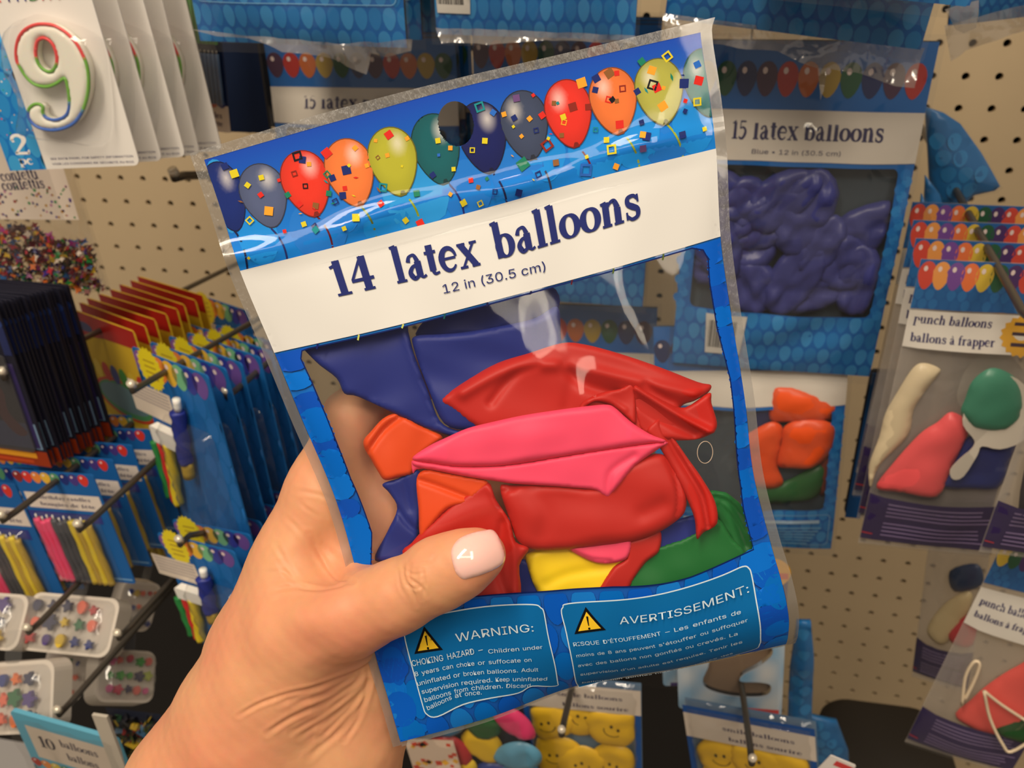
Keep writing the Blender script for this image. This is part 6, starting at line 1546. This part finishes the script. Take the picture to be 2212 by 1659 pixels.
creases = [
 ([(1245, 690), (1255, 760), (1295, 830), (1312, 890)], 3.2, .00030), ([(1285, 700), (1278, 760), (1330, 800), (1362, 850)], 3.0, .00028), ([(1300, 690), (1370, 690), (1400, 660)], 3.0, .00016), ([(1340, 720), (1350, 790), (1340, 860)], 2.8, .00024), ([(1250, 720), (1300, 745), (1350, 735)], 2.6, .0002), ([(1262, 790), (1310, 810), (1350, 790)], 2.6, .0002), ([(1225, 720), (1235, 800), (1270, 860)], 2.6, .00014),
 ([(620, 822), (700, 802), (830, 802), (1000, 772)], 4.5, .0007), ([(660, 690), (700, 750), (760, 795), (830, 802)], 4.5, .0006), ([(800, 560), (860, 640), (920, 710), (1000, 772)], 5, .0008), ([(690, 470), (740, 520), (800, 590), (840, 640)], 4, .0003), ([(640, 600), (690, 690), (760, 770)], 4, .0004), ([(580, 740), (680, 730), (760, 780)], 4, .0003),
 ([(740, 350), (860, 372), (1000, 430)], 4, .0003), ([(760, 400), (800, 440), (850, 470)], 3.5, .0003), ([(870, 600), (940, 640), (1010, 700)], 4, .0004)]
g0 = spline([(1106, 1145), (1045, 1188), (900, 1250), (730, 1285), (520, 1368), (420, 1430)], 4)
g1 = spline([(1106, 1175), (1092, 1300), (1055, 1440), (1000, 1560), (950, 1650), (900, 1720)], 4)
rsw = random.Random(2)
for k in range(13):
    t = (k+.5)/13*.92; c = g0*(1-t)+g1*t; a0 = rsw.randrange(0, 4); a1 = len(c)-rsw.randrange(0, 9)
    c = c[a0:a1]; c = c+np.stack([wob(c, 40+k, 260)*5, wob(c, 70+k, 260)*5], 1)
    creases.append(([tuple(p) for p in c[::3]], rsw.uniform(3.2, 5.2), rsw.uniform(.00035, .0008)))
creases = [c for c in creases]
for line, w, dep in creases:
    L = spline(c8(line), 5); lo, hi = L.min(0)-25, L.max(0)+25
    s = np.where(facing & (px > lo[0]) & (px < hi[0]) & (py > lo[1]) & (py < hi[1]))[0]
    if not len(s): continue
    dd = poly_dist(L, np.stack([px[s], py[s]], 1), False)
    ends = np.minimum(np.hypot(px[s]-L[0, 0], py[s]-L[0, 1]), np.hypot(px[s]-L[-1, 0], py[s]-L[-1, 1]))
    dep *= (.9 if w < 3.3 else .48); w *= 1.2
    co[s] += nr[s]*((-dep*np.exp(-(dd/w)**2)+dep*.45*np.exp(-((dd-w*2)/w)**2))*np.clip(ends/25+.15, 0, 1))[:, None]
co += nr*(wob(co, 3, .02)*.0003+wob(co, 8, .006)*.00006)[:, None]
# bone bump at the thumb's lower knuckle, hollow of the web
def dimple(x, y, r, d):
    k = np.exp(-((px-x)**2+(py-y)**2)/r**2)*facing; co[:] += nr*(d*k)[:, None]
dimple(652, 1336, 40, .0016); dimple(700, 1205, 55, -.005); dimple(610, 1240, 60, -.001); dimple(560, 1420, 90, -.001)
me2.vertices.foreach_set('co', co.astype(np.float32).ravel()); me2.name = 'hand'
me2.polygons.foreach_set('use_smooth', [True]*len(me2.polygons))
m, nt, out = mat_new('skin')
pb = nt.nodes.new('ShaderNodeBsdfPrincipled'); nt.links.new(pb.outputs[0], out.inputs[0])
tc = nt.nodes.new('ShaderNodeTexCoord')
n1 = nt.nodes.new('ShaderNodeTexNoise'); n1.inputs['Scale'].default_value = 26; n1.inputs['Detail'].default_value = 3; nt.links.new(tc.outputs['Object'], n1.inputs['Vector'])
n2 = nt.nodes.new('ShaderNodeTexNoise'); n2.inputs['Scale'].default_value = 380; n2.inputs['Detail'].default_value = 4; nt.links.new(tc.outputs['Object'], n2.inputs['Vector'])
cr1 = nt.nodes.new('ShaderNodeValToRGB'); cr1.color_ramp.elements[0].position = .32; cr1.color_ramp.elements[1].position = .68
cr1.color_ramp.elements[0].color = lin((224, 168, 122))+(1,); cr1.color_ramp.elements[1].color = lin((224, 146, 112))+(1,)
nt.links.new(n1.outputs['Fac'], cr1.inputs[0])
mx = nt.nodes.new('ShaderNodeMix'); mx.data_type = 'RGBA'; mx.blend_type = 'MULTIPLY'; mx.inputs[0].default_value = .12
nt.links.new(cr1.outputs[0], mx.inputs[6]); nt.links.new(n2.outputs['Color'], mx.inputs[7]); nt.links.new(mx.outputs[2], pb.inputs['Base Color'])
pb.inputs['Roughness'].default_value = .5; pb.inputs['Specular IOR Level'].default_value = .35
pb.inputs['Subsurface Weight'].default_value = .25; pb.inputs['Subsurface Radius'].default_value = (1, .35, .18); pb.inputs['Subsurface Scale'].default_value = .003
b1 = nt.nodes.new('ShaderNodeBump'); b1.inputs['Strength'].default_value = .25; b1.inputs['Distance'].default_value = .0003; nt.links.new(n2.outputs['Fac'], b1.inputs['Height']); nt.links.new(b1.outputs[0], pb.inputs['Normal'])
me2.materials.clear(); me2.materials.append(m)
hand = bpy.data.objects.new('hand', me2); COL.objects.link(hand)
tag(hand, 'left hand reaching in from below, thumb pressed on the balloon bag, fingers behind it', 'hand')
# nail: sits on the thumb's own surface
bvh = BVHTree.FromPolygons([tuple(p) for p in co], [tuple(p.vertices) for p in me2.polygons])
nail = spline([(974, 1196), (978, 1180), (992, 1163), (1016, 1152), (1042, 1146), (1062, 1144), (1074, 1154), (1084, 1176), (1091, 1200), (1089, 1214), (1076, 1226), (1050, 1238), (1020, 1248), (1000, 1252), (986, 1240), (978, 1218)], 5, True)
nv, nF = fill(nail, 4); dN = poly_dist(nail, nv)
axn = np.array([.88, -.47]); ctr = np.array([1032.0, 1198.0])
# a smooth arched plate fitted to the depths of the finger under it
hits = []
for p in nv:
    d = Vector(ray(p[0], p[1])); hit = bvh.ray_cast(Vector(CAM), d.normalized())
    hits.append(project(np.array(hit[0])[None])[2][0] if hit[0] is not None else np.nan)
hits = np.array(hits); ok = ~np.isnan(hits)
u = (nv-ctr) @ axn; w = (nv-ctr) @ np.array([.47, .88])
B = np.stack([np.ones_like(u), u, w, u*u, w*w, u*w, w**4/1e4], 1)
cf = np.linalg.lstsq(B[ok], hits[ok], rcond=None)[0]; zf = B @ cf
top = zf-.0004-.0007*np.sqrt(np.clip(1-(1-np.clip(dN/9, 0, 1))**2, 0, 1))
Vt = at_depth(nv[:, 0], nv[:, 1], top); Vb = at_depth(nv[:, 0], nv[:, 1], zf+.0012)
n = len(nv); FF = [tuple(f) for f in nF]+[tuple(i+n for i in f[::-1]) for f in nF]
cnt = {}
for f in nF:
    for i in range(3):
        e = (f[i], f[(i+1) % 3]); cnt.setdefault(tuple(sorted(e)), []).append(e)
for es in cnt.values():
    if len(es) == 1: i, j = es[0]; FF.append((j, i, i+n, j+n))
thumbnail = mesh('thumbnail', np.concatenate([Vt, Vb]), FF, plain('pale_pink_polish', (250, 200, 190), .12, .6, None, .02, .2, 0, .6), None)
fix_normals(thumbnail)
thumbnail.parent = hand; thumbnail['label'] = 'pale pink glossy nail'
